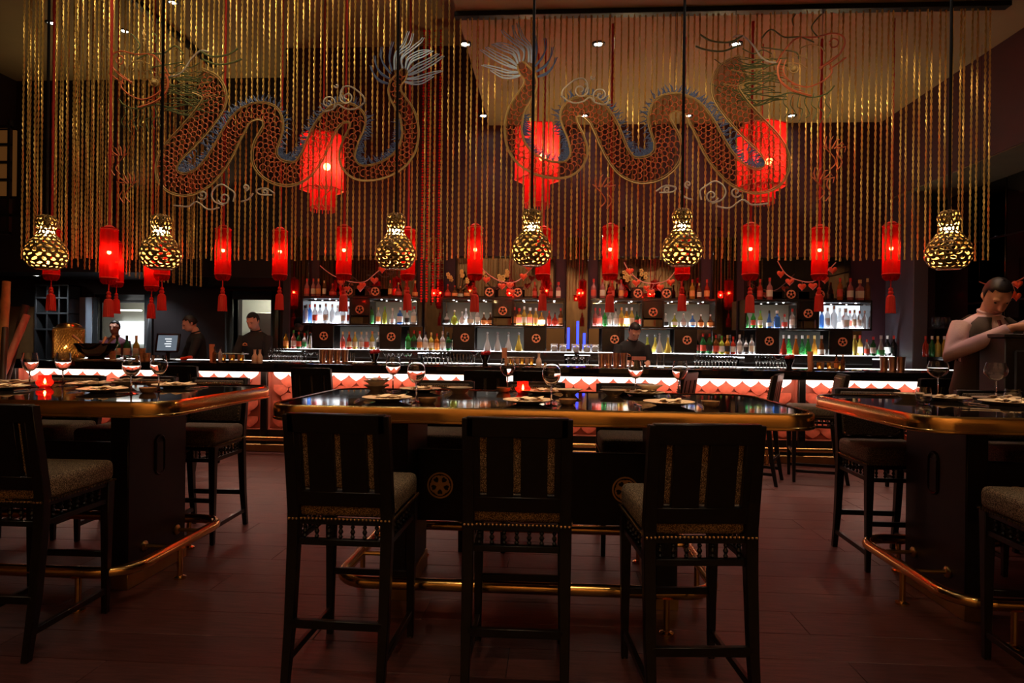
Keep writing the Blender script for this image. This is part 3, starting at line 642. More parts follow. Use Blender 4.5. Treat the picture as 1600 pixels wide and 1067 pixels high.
def dragon(place, label, mirror):
    """place(x,y) turns a drawing point into a point of the hanging plane"""
    t = thing('dragon_ornament', label, 'ornament', (0, 0, 0))
    P = lambda x, y, d=0: place(x, y, d)
    c = spline(body, 5); N = len(c)
    Ls, Rs = [], []
    for i in range(N):
        a, b = c[max(i - 1, 0)], c[min(i + 1, N - 1)]; tx, ty = b[0] - a[0], b[1] - a[1]; l = math.hypot(tx, ty) or 1
        nx, ny = -ty / l, tx / l; w_ = c[i][2]
        Ls.append((c[i][0] + nx * w_, c[i][1] + ny * w_)); Rs.append((c[i][0] - nx * w_, c[i][1] - ny * w_))
    o = MB()
    for E_ in (Ls, Rs): o.tube([P(*q) for q in E_], .008, 5)
    for E_, C_ in ((Ls, .86), (Rs, .86)): o.tube([P(lerp(c[i][0], E_[i][0], C_), lerp(c[i][1], E_[i][1], C_)) for i in range(N)], .005, 4)
    o.build('body_outline', 'dragon_gold', t)
    nv = [P(*q, .012) for pr in zip(Ls, Rs) for q in pr]
    nb = MB(); nb.add(nv, [(2 * i, 2 * i + 1, 2 * i + 3, 2 * i + 2) for i in range(N - 1)]); nb.build('body_net', 'body_net', t)
    # overlapping scale rings laid along the body
    sc = MB(); d = 0; row = 0; cum = [0]
    for p, q in zip(c, c[1:]): cum.append(cum[-1] + math.hypot(q[0] - p[0], q[1] - p[1]))
    s_ = 6.0
    while s_ < cum[-1] - 4:
        i = max(k for k in range(N) if cum[k] <= s_); f = (s_ - cum[i]) / max(1e-6, cum[min(i + 1, N - 1)] - cum[i]); j = min(i + 1, N - 1)
        w_ = lerp(c[i][2], c[j][2], f) * .86; n = max(1, round(2 * w_ / 9.0))
        tx, ty = c[j][0] - c[i][0], c[j][1] - c[i][1]; l = math.hypot(tx, ty) or 1; tx, ty = tx / l, ty / l
        m = n if row % 2 == 0 else n - 1
        for k in range(m):
            off = ((k + .5) / n * 2 - 1) * w_ + (w_ / n if row % 2 else 0)
            cx, cy_ = lerp(c[i][0], c[j][0], f) - ty * off, lerp(c[i][1], c[j][1], f) + tx * off
            r_ = w_ / n * 1.03; pts = []
            for q in range(9):
                a = -PI * .62 + PI * 1.24 * q / 8
                dx, dy = math.cos(a) * r_ * .95, math.sin(a) * r_
                pts.append(P(cx + tx * dx - ty * dy, cy_ + ty * dx + tx * dy))
            sc.tube(pts, .0052, 4)
        s_ += 7.6; row += 1
    stuff(sc.build('scale_rings', 'dragon_red', t))
    # blue fin fringe along the back
    fb = MB(); rr = random.Random(4)
    for i in range(26, N - 12):
        if rr.random() < .04: continue
        q = Ls[i] if False else Rs[i]; nx, ny = q[0] - c[i][0], q[1] - c[i][1]; l = math.hypot(nx, ny) or 1; nx, ny = nx / l, ny / l
        L = rr.uniform(9, 16); tx, ty = -ny, nx; k = rr.choice((-1, 1)) * 3
        fb.tube([P(*q), P(q[0] + nx * L * .5 + tx * k, q[1] + ny * L * .5 + ty * k), P(q[0] + nx * L + tx * k * 2, q[1] + ny * L + ty * k * 2)], [.006, .006, .003], 4)
        fb.tube([P(q[0] + nx * 2 + tx * 2, q[1] + ny * 2 + ty * 2), P(q[0] + nx * L * .4 + tx * 5, q[1] + ny * L * .4 + ty * 5), P(q[0] + nx * L * .8 + tx * 4, q[1] + ny * L * .8 + ty * 4)], [.006, .005, .003], 4)
    fb.build('back_fin', 'dragon_blue', t)
    # tail plume
    plume = [[(817, 96), (818, 80), (800, 65), (788, 55), (783, 47)], [(826, 97), (824, 75), (806, 60), (800, 40)], [(830, 98), (829, 76), (816, 60), (807, 36)], [(812, 96), (808, 82), (790, 72), (772, 68)],
             [(809, 99), (802, 86), (784, 78), (768, 69)], [(808, 103), (796, 95), (776, 86), (758, 74)], [(808, 107), (792, 103), (770, 92), (750, 78)], [(810, 113), (794, 114), (772, 108), (752, 102)],
             [(813, 118), (800, 122), (784, 121), (766, 110)], [(836, 104), (846, 92), (852, 78), (850, 60)], [(838, 112), (852, 104), (860, 90), (862, 74)], [(840, 120), (854, 116), (864, 104), (868, 90)], [(834, 100), (838, 84), (836, 66), (832, 52)]]
    for k, pl_ in enumerate(plume):
        q = spline(pl_, 6); b = MB().tube([P(*z) for z in q], [.011 * (1 - .6 * j / len(q)) for j in range(len(q))], 5)
        q2 = [(x + 3 * (j / len(q)), y - 4 * math.sin(PI * j / len(q))) for j, (x, y) in enumerate(q)]
        b.tube([P(*z) for z in q2], [.009 * (1 - .6 * j / len(q)) for j in range(len(q))], 5)
        b.build('tail_plume', 'plume_blue' if k < 9 else 'dragon_blue', t)
    # clouds
    def spiral(cx, cy_, r, turns, a0, sgn=1): return [(cx + r * (1 - k / 22 * .82) * math.cos(a0 + sgn * turns * 2 * PI * k / 22), cy_ + r * (1 - k / 22 * .82) * math.sin(a0 + sgn * turns * 2 * PI * k / 22)) for k in range(23)]
    clouds = [[spiral(938, 149, 12, 1.4, 2.4), spiral(907, 141, 13, 1.4, -1.0, 1), spline([(878, 150), (879, 142), (886, 134), (900, 124), (912, 123), (918, 133), (914, 144)], 4), spline([(879, 151), (888, 158), (900, 161), (912, 158), (922, 152), (930, 160), (945, 163), (952, 155)], 4), spiral(925, 121, 4, .8, 0)],
              [spiral(1112, 306, 11, 1.3, .3), spline([(1096, 312), (1094, 298), (1104, 290), (1116, 283), (1128, 288), (1134, 300), (1128, 312), (1112, 318)], 4), spline([(1062, 298), (1070, 308), (1082, 312)], 4), spiral(1075, 288, 6, 1.2, 1.5), spiral(1042, 296, 5, 1.1, 2.0), spline([(1025, 299), (1040, 290), (1056, 293), (1050, 300), (1030, 301)], 4)],
              [spiral(1150, 300, 9, 1.2, .5), spline([(1120, 322), (1140, 325), (1160, 312), (1175, 320), (1200, 318)], 4)]]
    for cl in clouds:
        b = MB()
        for ln in cl: b.tube([P(*q) for q in ln], .0085, 5)
        b.build('cloud', 'cloud_grey', t)
    # claws
    for cx, cy_ in ((940, 292), (1282, 280), (1300, 232)):
        b = MB()
        for k in range(5):
            a = -2.4 + k * .55
            b.tube([P(cx + 4 * k - 8, cy_), P(cx + 14 * math.cos(a) + 2 * k, cy_ + 14 * math.sin(a)), P(cx + 20 * math.cos(a + .4), cy_ + 20 * math.sin(a + .5))], [.008, .007, .003], 5)
        b.tube([P(q[0], q[1]) for q in spline([(cx - 14, cy_ - 4), (cx, cy_ + 10), (cx + 6, cy_ + 22), (cx - 2, cy_ + 32)], 4)], .006, 4)
        b.tube([P(q[0], q[1]) for q in spline([(cx + 12, cy_ - 2), (cx + 10, cy_ + 10), (cx + 16, cy_ + 22), (cx + 8, cy_ + 34)], 4)], .006, 4)
        b.build('claw', 'dragon_red', t)
    # head
    hd = [([(1145, 58), (1160, 56), (1176, 70), (1188, 88), (1200, 96), (1213, 98)], 'cloud_grey', .009), ([(1213, 98), (1225, 80), (1245, 60), (1275, 58), (1300, 52), (1316, 56), (1320, 68), (1312, 84), (1296, 98), (1280, 106)], 'dragon_red', .009),
          ([(1220, 94), (1215, 108), (1218, 124), (1230, 136), (1246, 144), (1268, 150)], 'dragon_red', .012), ([(1228, 94), (1224, 108), (1228, 120), (1240, 130), (1262, 136), (1284, 128)], 'dragon_red', .007), ([(1296, 98), (1300, 112), (1292, 122), (1284, 128)], 'dragon_red', .008),
          ([(1180, 146), (1210, 151), (1236, 145), (1268, 152), (1292, 146), (1304, 134)], 'mane_green', .008), ([(1160, 56), (1140, 66), (1112, 64), (1094, 54)], 'mane_green', .010), ([(1156, 70), (1130, 80), (1104, 78), (1087, 72)], 'mane_green', .010),
          ([(1190, 60), (1205, 46), (1225, 58), (1250, 58), (1272, 66)], 'mane_green', .008), ([(1280, 60), (1268, 44), (1276, 30), (1284, 22)], 'mane_green', .007), ([(1240, 40), (1238, 30), (1243, 22)], 'mane_green', .007),
          ([(1190, 74), (1220, 78), (1244, 82), (1248, 92)], 'mane_green', .007), ([(1310, 86), (1290, 100), (1282, 108)], 'dragon_red', .009), ([(1322, 90), (1308, 100), (1296, 108)], 'dragon_red', .009)]
    hd += [([(1296, 66), (1302, 60), (1310, 64), (1308, 72), (1300, 74), (1297, 68)], 'dragon_red', .007), ([(1250, 76), (1264, 70), (1280, 72), (1290, 82)], 'dragon_gold', .006),
           ([(1236, 92), (1250, 86), (1262, 92)], 'dragon_gold', .006), ([(1226, 100), (1236, 98), (1250, 100), (1262, 108)], 'dragon_gold', .005)]
    for k in range(7): hd.append(([(1228 + 11 * k, 146 + (k % 2) * 3), (1224 + 11 * k, 160 + 3 * (k % 3)), (1232 + 11 * k, 172 + 5 * (k % 2)), (1226 + 11 * k, 184 + 4 * (k % 3))], 'mane_green', .005))
    for k in range(6): hd.append(([(1206 - 3 * k, 84 + 9 * k), (1192 - 5 * k, 78 + 10 * k), (1178 - 4 * k, 84 + 10 * k), (1160 - 6 * k, 76 + 11 * k)], 'dragon_gold' if k % 2 else 'mane_green', .006))
    for q, m_, r_ in hd: MB().tube([P(*z) for z in spline(q, 5)], r_, 5).build('head_line', m_, t)
    mb = MB(); rr = random.Random(9)
    for k in range(34):
        x0, y0 = 1176 + rr.uniform(-14, 40), 92 + k * 2.1 + rr.uniform(-4, 4); L = rr.uniform(30, 70)
        mb.tube([P(*z) for z in spline([(x0 + 20, y0), (x0, y0 + rr.uniform(-6, 6)), (x0 - L * .5, y0 + rr.uniform(2, 14)), (x0 - L * .9, y0 + rr.uniform(-8, 10))], 3)], .005, 4)
    mb.build('mane', 'mane_green', t)
    tb = MB()
    for k in range(12):
        x0, y0 = lerp(1218, 1266, max(0, k - 4) / 8) , lerp(98, 150, k / 11); tb.tube([P(x0, y0), P(x0 + 8, y0 + 2)], [.007, .003], 4)
    tb.build('teeth_row', 'dragon_red', t)
    MB().ball(P(1240, 108), .03, 10, 6).tube([P(1240 + 7 * math.cos(a), 108 + 6 * math.sin(a)) for a in [k * PI / 6 for k in range(12)]], .007, 5, closed=True).build('eye', 'dragon_gold', t)
    wires = MB()
    for x_, y_ in ((905, 124), (1054, 145), (1150, 60), (1285, 60), (810, 60)):
        p = P(x_, y_); wires.tube([p, (p.x, p.y, (6.0 if p.x < -1 else 4.72))], .002, 4)
    wires.build('hanging_wire', 'black_metal', t)
    return t
def plR(x, y, d=0): q = PY(x, y, DY); return Vector((q.x, DY + d, q.z))
tailL, tailR = PY(628, 108, DY), PY(818, 97, DY)
def plL(x, y, d=0): q = PY(x, y, DY); return Vector((tailL.x - (q.x - tailR.x) * .985, DY + d, tailL.z + (q.z - tailR.z) * .97))
dragon(plR, 'openwork red-scaled dragon with a bright blue tail plume, under the beige ceiling', False)
dragon(plL, 'dim openwork red-scaled dragon hung among the long chains near the kitchen', True)
# ------------------------------------------------------------------ high tables with brass edge
TZ = 1.07; TY0, TY1 = 3.07, 4.26
def table(x0, x1, sl, sr, label, rail, TY1=TY1):
    cx = (x0 + x1) / 2; yo = 3.665 - (TY0 + TY1) / 2
    t = thing('high_table', label, 'table', (cx, (TY0 + TY1) / 2, 0))
    hx, hy = (x1 - x0) / 2, (TY1 - TY0) / 2
    MB().prism(rrect(-hx + .02, -hy + .02, hx - .02, hy - .02, .16, 8), TZ - .04, TZ, 'z').build('table_top', 'black_glass', t, bevel=.003)
    # brass band: profile swept round the outline
    out = rrect(-hx, -hy, hx, hy, .18, 10); n = len(out); prof = [(-.03, .004), (-.012, .006), (-.002, .0), (.002, -.012), (.003, -.035), (.002, -.058), (.006, -.062), (.006, -.07), (0, -.075), (-.03, -.075)]
    vs = []; fs = []
    for k in range(n):
        a, b = out[(k - 1) % n], out[(k + 1) % n]; tx, ty = b[0] - a[0], b[1] - a[1]; l = math.hypot(tx, ty); nx, ny = ty / l, -tx / l
        for d, z in prof: vs.append((out[k][0] + nx * d, out[k][1] + ny * d, TZ + z))
    m = len(prof)
    for k in range(n):
        for j in range(m - 1): a = k * m + j; b = ((k + 1) % n) * m + j; fs.append((a, b, b + 1, a + 1))
    MB().add(vs, fs).build('brass_edge', 'brass', t, ang=35)
    MB().prism(rrect(-hx + .06, -hy + .06, hx - .06, hy - .06, .14, 6), TZ - .07, TZ - .04, 'z').build('underside', 'black_wood', t)
    # slab legs, each with plinth and handle slot
    for s_, sgn in ((sl - cx, -1), (sr - cx, 1)):
        lg = MB().box(s_ - .055, yo - .26, .1, s_ + .055, yo + .30, TZ - .07).build('slab_leg', 'black_wood', t, bevel=.006)
        MB().box(s_ - .062, yo - .267, 0, s_ + .062, yo + .307, .10).build('plinth', 'old_brass', lg, bevel=.003)
        sx = s_ + sgn * .056
        ov = [(math.cos(a) * .045, .70 + math.sin(a) * .045 + (.07 if math.sin(a) > 0 else -.07)) for a in [2 * PI * k / 20 for k in range(20)]]
        MB().tube([(sx, yo + u + .02, v) for u, v in ov], .008, 6, closed=True).build('handle_slot', 'black_metal', lg)
        MB().box(sx - .004, yo - .01, .60, sx + .004, yo + .05, .775).build('slot_recess', 'black_metal', lg)
    pn = MB().box(sl - cx + .055, yo, .36, sr - cx - .055, yo + .04, .77).build('modesty_panel', 'black_wood', t, bevel=.004)
    pc = (sl + sr) / 2 - cx
    for dx, r_ in ((-.53, .075), (0, .17), (.53, .075)):
        if abs(dx) < (sr - sl) / 2 - .1: ob('emblem', EMB, pn, (pc + dx, yo, .565), None, (r_, .05, r_))
    # foot rail loop
    rx0, rx1, ry0, ry1 = rail[0] - cx, rail[1] - cx, 3.12 - (TY0 + TY1) / 2, 4.12 - (TY0 + TY1) / 2
    rr = rrect(rx0, ry0, rx1, ry1, .17, 8)
    rl_ = MB().tube([(x, y, .2) for x, y in rr], .03, 12, closed=True).build('foot_rail', 'brass', t)
    for x, y in ((rx0 + .25, ry0), (rx1 - .25, ry0), (rx0 + .25, ry1), (rx1 - .25, ry1), (rx0, (ry0 + ry1) / 2 - .02), (rx1, (ry0 + ry1) / 2 - .02)):
        MB().lathe([(.035, 0), (.035, .01), (.015, .018), (.015, .175), (.034, .178)], 12, (x, y, 0)).build('rail_post', 'brass', rl_)
    for x, s_ in ((rx0, sl - cx - .06), (rx1, sr - cx + .06)):
        for y in (yo - .12, yo + .2): MB().tube([(x, y, .2), (s_, y, .2)], .012, 8).ball((s_, y, .2), .032, 10, 6, sc=(.5, 1, 1)).build('rail_brace', 'old_brass', rl_)
    return t
table(-1.42, 1.29, -.82, .62, 'black-topped brass-edged high table between the two other high tables', (-1.06, .82))
table(-4.63, -1.92, -4.17, -2.38, 'black-topped brass-edged high table with four red wine glasses, by the punch bowl', (-4.38, -2.14), 4.40)
table(1.72, 4.43, 2.18, 3.97, 'black-topped brass-edged high table with goblets and tumblers, by the waiter\'s desk', (1.92, 4.2), 4.40)

# ------------------------------------------------------------------ tall chairs (built once, facing +y)
def shear(p): return Vector((p.x, p.y - max(0, p.z - .70) * .17, p.z))
def chair_root(label, group, fabric, fine):
    t = thing('tall_chair', label, 'chair', (0, 0, 0), 0, group)
    MB().box(-.215, -.205, .668, .215, .245, .775).build('seat', fabric, t, bevel=.03, seg=3)
    # posts of the back, running down into the rear legs
    for s_ in (-1, 1):
        x = s_ * .194
        sec = [(-.29, 0, .016), (-.245, .25, .02), (-.215, .56, .023), (-.21, .70, .024), (-.243, .90, .023), (-.278, 1.10, .022)]
        b = MB(); vs = []; fs = []
        for y, z, h in sec: vs += [(x - h, y - h, z), (x + h, y - h, z), (x + h, y + h, z), (x - h, y + h, z)]
        for k in range(len(sec) - 1):
            for q in range(4): a = k * 4 + q; c = k * 4 + (q + 1) % 4; fs.append((a, c, c + 4, a + 4))
        fs += [(3, 2, 1, 0), tuple(range(len(vs) - 4, len(vs)))]
        lg = b.add(vs, fs).build('rear_leg', 'chair_wood', t, bevel=.003)
        fl = MB(); vs = []; fs = []
        for y, z, h in ((.21, 0, .014), (.213, .4, .020), (.215, .668, .024)): vs += [(x - h, y - h, z), (x + h, y - h, z), (x + h, y + h, z), (x - h, y + h, z)]
        for k in range(2):
            for q in range(4): a = k * 4 + q; c = k * 4 + (q + 1) % 4; fs.append((a, c, c + 4, a + 4))
        fs += [(3, 2, 1, 0), (8, 9, 10, 11)]
        f2 = fl.add(vs, fs).build('front_leg', 'chair_wood', t, bevel=.003)
        if fine:
            MB().lathe([(.013, 0), (.015, .006), (.013, .012)], 10, (x, .21, 0)).build('foot_glide', 'nail', f2)
            MB().lathe([(.013, 0), (.015, .006), (.013, .012)], 10, (x, -.29, 0)).build('foot_glide', 'nail', lg)
        MB().box(x - .011, -.262, .10, x + .011, .21, .13).build('side_stretcher', 'chair_wood', t, bevel=.003)
    MB().box(-.19, -.265, .235, .19, -.24, .27).build('rear_stretcher', 'chair_wood', t, bevel=.003)
    MB().box(-.19, .20, .285, .19, .222, .315).build('front_stretcher', 'chair_wood', t, bevel=.003)
    # back: rails, boards with three slits, upholstered pad showing through them
    br = MB().box(-.20, -.232, 1.025, .20, -.19, 1.105).xf(shear).build('top_rail', 'chair_wood', t, bevel=.004)
    MB().box(-.19, -.232, .722, .19, -.195, .785).xf(shear).build('lower_rail', 'chair_wood', t, bevel=.004)
    for x0, x1 in ((-.172, -.148), (-.120, -.015), (.015, .120), (.148, .172)): MB().box(x0, -.230, .78, x1, -.20, 1.03).xf(shear).build('back_board', 'chair_wood', t, bevel=.002)
    pad = MB().box(-.185, -.205, .79, .185, -.165, 1.085).xf(shear).build('back_pad', fabric, t, bevel=.012, seg=2)
    nb = MB()
    def nail(x, y, z): nb.ball((x, y, z), .0064, 6, 4)
    for k in range(27):
        x = -.208 + .416 * k / 26
        nail(x, -.236 if abs(x) > .172 else -.228, .670); nail(x, .247, .672)
    for k in range(26):
        y = -.2 + .44 * k / 25; nail(-.218, y, .672); nail(.218, y, .672)
    for k in range(22):
        x = -.17 + .34 * k / 21; p = shear(Vector((x, -.164, 1.065))); nail(*p)
        p = shear(Vector((-.176 if k % 2 else .176, -.164, .81 + .25 * k / 21))); nail(*p)
    stuff(nb.build('nailhead_trim', 'nail', t))
    # gallery of turned spindles under the seat
    for b_ in ((-.19, -.225, .56, .19, -.198, .585), (-.19, .20, .56, .19, .226, .585), (-.208, -.2, .56, -.182, .2, .585), (.182, -.2, .56, .208, .2, .585),
               (-.19, -.225, .645, .19, -.198, .670), (-.19, .20, .645, .19, .226, .670), (-.208, -.2, .645, -.182, .2, .670), (.182, -.2, .645, .208, .2, .670)):
        MB().box(*b_).build('gallery_rail', 'chair_wood', t, bevel=.002)
    SP = [(.004, 0), (.010, .010), (.005, .018), (.011, .030), (.005, .042), (.010, .050), (.004, .06)]
    spots = [(-.15 + .05 * k, s_) for k in range(7) for s_ in (-.212, .213)] + [(s_, -.15 + .05 * k) for k in range(7) for s_ in (-.195, .195)]
    if fine:
        sm = MB().lathe(SP, 8).mesh('spindle', 'chair_wood')
        for x, y in spots: ob('spindle', sm, t, (x, y, .585))
    else:
        b = MB()
        for x, y in spots: b.lathe(SP, 6, (x, y, .585))
        stuff(b.build('spindle_row', 'chair_wood', t))
    return t
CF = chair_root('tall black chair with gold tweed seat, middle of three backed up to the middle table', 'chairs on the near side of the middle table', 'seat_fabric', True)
CF.location = (-.13, 2.77, 0); CF.rotation_euler = (0, 0, R(.5))
g1 = 'chairs on the near side of the middle table'
dup(CF, (-.845, 2.78, 0), R(-1), 'tall black chair with gold tweed seat, at the middle table\'s punch-bowl end', g1)
dup(CF, (.553, 2.68, 0), R(5), 'tall black chair with gold tweed seat, at the middle table\'s waiter end', g1)
dup(CF, (-2.43, 2.90, 0), R(1), 'tall black chair with gold tweed seat at the four-wine-glass table, back towards the room', 'near chairs of the side tables')
dup(CF, (2.15, 2.78, 0), R(-3), 'tall black chair with gold tweed seat at the goblet table, back towards the room', 'near chairs of the side tables')
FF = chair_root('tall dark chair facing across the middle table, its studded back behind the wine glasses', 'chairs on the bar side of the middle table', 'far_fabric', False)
FF.location = (-.78, 4.44, 0); FF.rotation_euler = (0, 0, PI)
for x, lb in ((-.11, 'middle table chair on the bar side, straight behind the red candle'), (.55, 'middle table chair on the bar side, nearest the waiter\'s desk')): dup(FF, (x, 4.44, 0), PI, lb, 'chairs on the bar side of the middle table')
for x, lb in ((-2.47, 'four-wine-glass table chair on the bar side, at the brass corner'), (-3.03, 'four-wine-glass table chair on the bar side, second from the brass corner'), (-3.6, 'four-wine-glass table chair on the bar side, behind the red candle')): dup(FF, (x, 4.40, 0), PI + .03, lb, 'chairs on the bar side of the four-wine-glass table')
for x, lb in ((2.17, 'goblet table chair on the bar side, tucked under the long brass corner'), (2.98, 'goblet table chair on the bar side, behind the first goblet')): dup(FF, (x, 4.29, 0), PI - .03, lb, 'chairs on the bar side of the goblet table')
for k, (px, Y, rz, lb) in enumerate(((504, 6.72, -.08, 'bar stool chair at the bar below the copper shakers, slit back outward'), (760, 6.72, .05, 'bar stool chair at the bar below the flower goblet, slit back outward'), (838, 6.75, -.05, 'bar stool chair at the bar in front of the decanters, back outward'),
                                   (1037, 6.75, 1.05, 'bar stool chair swung sideways in front of the stooping barman'), (1172, 6.75, 1.1, 'bar stool chair swung sideways beside the long row of flutes'), (1272, 6.85, 1.35, 'bar stool chair swung sideways below the juice bottles'), (1440, 6.4, .1, 'bar stool chair at the grey column end of the bar'), (300, 6.75, .0, 'bar stool chair at the bar by the till screen'))):
    p = PY(px, 600, Y); dup(FF, (p.x, Y, 0), rz, lb, 'chairs along the bar')

# ------------------------------------------------------------------ tableware
def lathe_mesh(nm, prof, m_, n=28, **k): return MB().lathe(prof, n).mesh(nm, m_, **k)
def wall(prof, th): return prof + [(max(r - th, .001), z) for r, z in reversed(prof)]
WINE_BOWL = MB().olathe(spline([(.004, .095), (.022, .102), (.040, .130), (.044, .160), (.036, .205)], 4) + [(.0352, .205)] + spline([(.0352, .205), (.0432, .160), (.039, .131), (.021, .104), (.003, .098)], 4), 24).mesh('bowl', 'glass')
STEM = MB().lathe([(.036, 0), (.036, .002), (.008, .006), (.0045, .012), (.004, .09), (.006, .097)], 20).mesh('stem', 'glass')
GOB_BOWL = MB().olathe(spline([(.004, .125), (.03, .135), (.058, .165), (.062, .195), (.050, .235)], 4) + spline([(.0492, .235), (.0612, .195), (.057, .166), (.029, .1375), (.003, .128)], 4), 26).mesh('bowl', 'glass')
GSTEM = MB().lathe([(.040, 0), (.040, .002), (.008, .006), (.0045, .012), (.004, .12), (.006, .128)], 20).mesh('stem', 'glass')
TUMB = MB().lathe([(.030, 0), (.040, .02), (.042, .05), (.036, .095), (.0352, .095), (.041, .05), (.0385, .024), (.028, .008), (.001, .007)], 24).mesh('tumbler', 'glass')
PLATE = lathe_mesh('plate', [(.001, .004), (.06, .0), (.068, .004), (.105, .016), (.133, .022), (.134, .025), (.105, .0205), (.07, .010), (.001, .009)], 'ceramic', 36)
SMALLP = lathe_mesh('side_dish', [(.03, 0), (.036, .0), (.06, .022), (.082, .034), (.083, .037), (.058, .027), (.03, .012), (.001, .011)], 'ceramic', 30)
BOWL = lathe_mesh('dip_bowl', [(.025, 0), (.03, .0), (.042, .012), (.047, .032), (.044, .032), (.038, .014), (.001, .009)], 'brown_bowl', 24)
def nap_mesh():
    b = MB(); n = 12; vs = []; fs = []
    rr = random.Random(8)
    for layer in range(2):
        g = [[None] * 9 for _ in range(9)]; o = len(vs)
        for i in range(9):
            for j in range(9):
                u, v = i / 8 - .5, j / 8 - .5
                vs.append((u * .13 + v * .05 * layer, v * .10 + .01 * layer, .010 + layer * .010 + .006 * math.sin(u * 9 + layer) * math.cos(v * 7) + (.008 * max(0, -v - .2))))
        for i in range(8):
            for j in range(8): a = o + i * 9 + j; fs.append((a, a + 9, a + 10, a + 1))
    return b.add(vs, fs).mesh('napkin', 'napkin')
NAP = nap_mesh()
FORK = MB().tube([(0, -.09, .003), (0, .02, .005), (0, .045, .004)], [.004, .0025, .007], 6)
for k in (-1, 0, 1): FORK.tube([(k * .005, .045, .004), (k * .0065, .085, .006)], .0015, 5)
FORK = FORK.mesh('fork', 'steel')
KNIFE = MB().tube([(0, -.1, .004), (0, -.01, .004)], .0045, 6).box(-.001, -.01, .001, .009, .10, .006).mesh('knife', 'steel')
SPOON = MB().tube([(0, -.09, .003), (0, .04, .004)], .003, 6).ball((0, .062, .005), .02, 10, 5, sc=(.75, 1.2, .22)).mesh('spoon', 'steel')
tn = {'c': 'middle table', 'l': 'four-wine-glass table', 'r': 'goblet table'}
def put(name, me, x, y, tb, label, cat, group, rz=0, z=TZ, dz=0):
    p = PZ(x, y, z)
    if p.y > 4.14: p = PY(x, 600, 4.14)
    return tag(ob(name, me, None, (p.x, p.y, z + dz), (0, 0, rz)), label, cat, group)
def wine(x, y, tb, label):
    p = PZ(x, y, TZ)
    if p.y > 4.12: p = PY(x, 600, 4.12)
    t = thing('wine_glass', label, 'wine glass', (p.x, p.y, TZ), 0, 'wine glasses on the ' + tn[tb]); ob('bowl', WINE_BOWL, t); ob('stem', STEM, t); t.scale = (1.08, 1.08, 1.08)
for x, y, lb in ((614, 607, 'wine glass by the plates at the middle table\'s punch-bowl end, bar side'), (650, 629, 'wine glass standing beside the front napkin plate of the middle table'), (793, 613, 'wine glass standing next to the red candle on the middle table'),
                 (861, 634, 'wine glass between the brown dip bowl and the centre plate of the middle table'), (993, 616, 'wine glass in front of the lifted white plate on the middle table'), (1062, 620, 'wine glass at the middle table\'s waiter end')): wine(x, y, 'c', lb)
for x, y, lb in ((46, 605, 'wine glass before the red candle, farther from the brass corner'), (98, 603, 'wine glass just past the red candle, below the woven basket'), (205, 616, 'wine glass standing by the napkin plate near the brass corner'), (248, 612, 'wine glass nearest the brass corner of the four-wine-glass table')): wine(x, y, 'l', lb)
for x, y, lb in ((1465, 621, 'stemmed goblet standing behind the tumbler on the goblet table'), (1556, 627, 'stemmed goblet by the forks on the goblet table')):
    p = PZ(x, y, TZ); t = thing('goblet', lb, 'goblet', (p.x, p.y, TZ), 0, 'goblets'); ob('bowl', GOB_BOWL, t); ob('stem', GSTEM, t)
put('tumbler', TUMB, 1443, 631, 'r', 'water tumbler near the long brass corner of the goblet table', 'tumbler', 'tumblers'); put('tumbler', TUMB, 1582, 634, 'r', 'water tumbler beside the fork goblet', 'tumbler', 'tumblers')
def setting(x, y, tb, label, back=False):
    p = PY(x, 600, 4.06) if back else PZ(x, y, TZ); p.z = TZ; g = 'plates on the ' + tn[tb]
    t = tag(ob('plate', PLATE, None, (p.x, p.y, TZ)), 'cream dinner plate ' + label, 'plate', g)
    tag(ob('napkin', NAP, None, (p.x + .01, p.y - .01, TZ + .012), (0, 0, (x * .7) % .9 - .4)), 'folded cream napkin on the plate ' + label, 'napkin', 'napkins on the ' + tn[tb])
    s_ = -1 if back else 1
    tag(ob('fork', FORK, None, (p.x - .165, p.y, TZ), (0, 0, .15 * s_ + (PI if back else 0))), 'steel fork beside the plate ' + label, 'fork', 'forks on the ' + tn[tb])
    tag(ob('knife', KNIFE, None, (p.x + .165, p.y, TZ), (0, 0, -.1 + (PI if back else 0))), 'steel knife beside the plate ' + label, 'knife', 'knives on the ' + tn[tb])
for x, y, lb, bk in ((605, 627, 'by the front wine glass, punch-bowl end', 0), (825, 631, 'before the middle table candle', 0), (1045, 634, 'beside the lone dip bowl, waiter end', 0), (657, 606, 'across from the lone cream dish', 1), (848, 609, 'behind the middle table candle', 1), (1005, 611, 'behind the rippled dish', 1)): setting(x, y, 'c', lb, bk)
for x, y, lb, bk in ((160, 613, 'by the third wine glass', 0), (5, 609, 'before the side table candle', 0), (140, 594, 'behind the basket-side wine glass', 1), (272, 597, 'at the brass corner, bar side', 1), (20, 595, 'behind the side table candle', 1)): setting(x, y, 'l', lb, bk)
for x, y, lb, bk in ((1478, 614, 'behind the goblet table tumbler', 1), (1572, 633, 'in front of the fork goblet', 0), (1560, 620, 'across the goblet table', 1)): setting(x, y, 'r', lb, bk)
for x, y, tb, lb in ((718, 614, 'c', 'cream side dish with nothing around it but reflections'), (958, 618, 'c', 'large cream side dish with rippled rim'), (889, 617, 'c', 'cream side dish touching the brown dip bowl'), (588, 610, 'c', 'cream side dish under a rumpled napkin'), (195, 604, 'l', 'cream side dish under napkin by the third wine glass'), (1420, 611, 'r', 'cream side dish near the long brass corner')): put('side_dish', SMALLP, x, y, tb, lb, 'dish', 'side dishes')
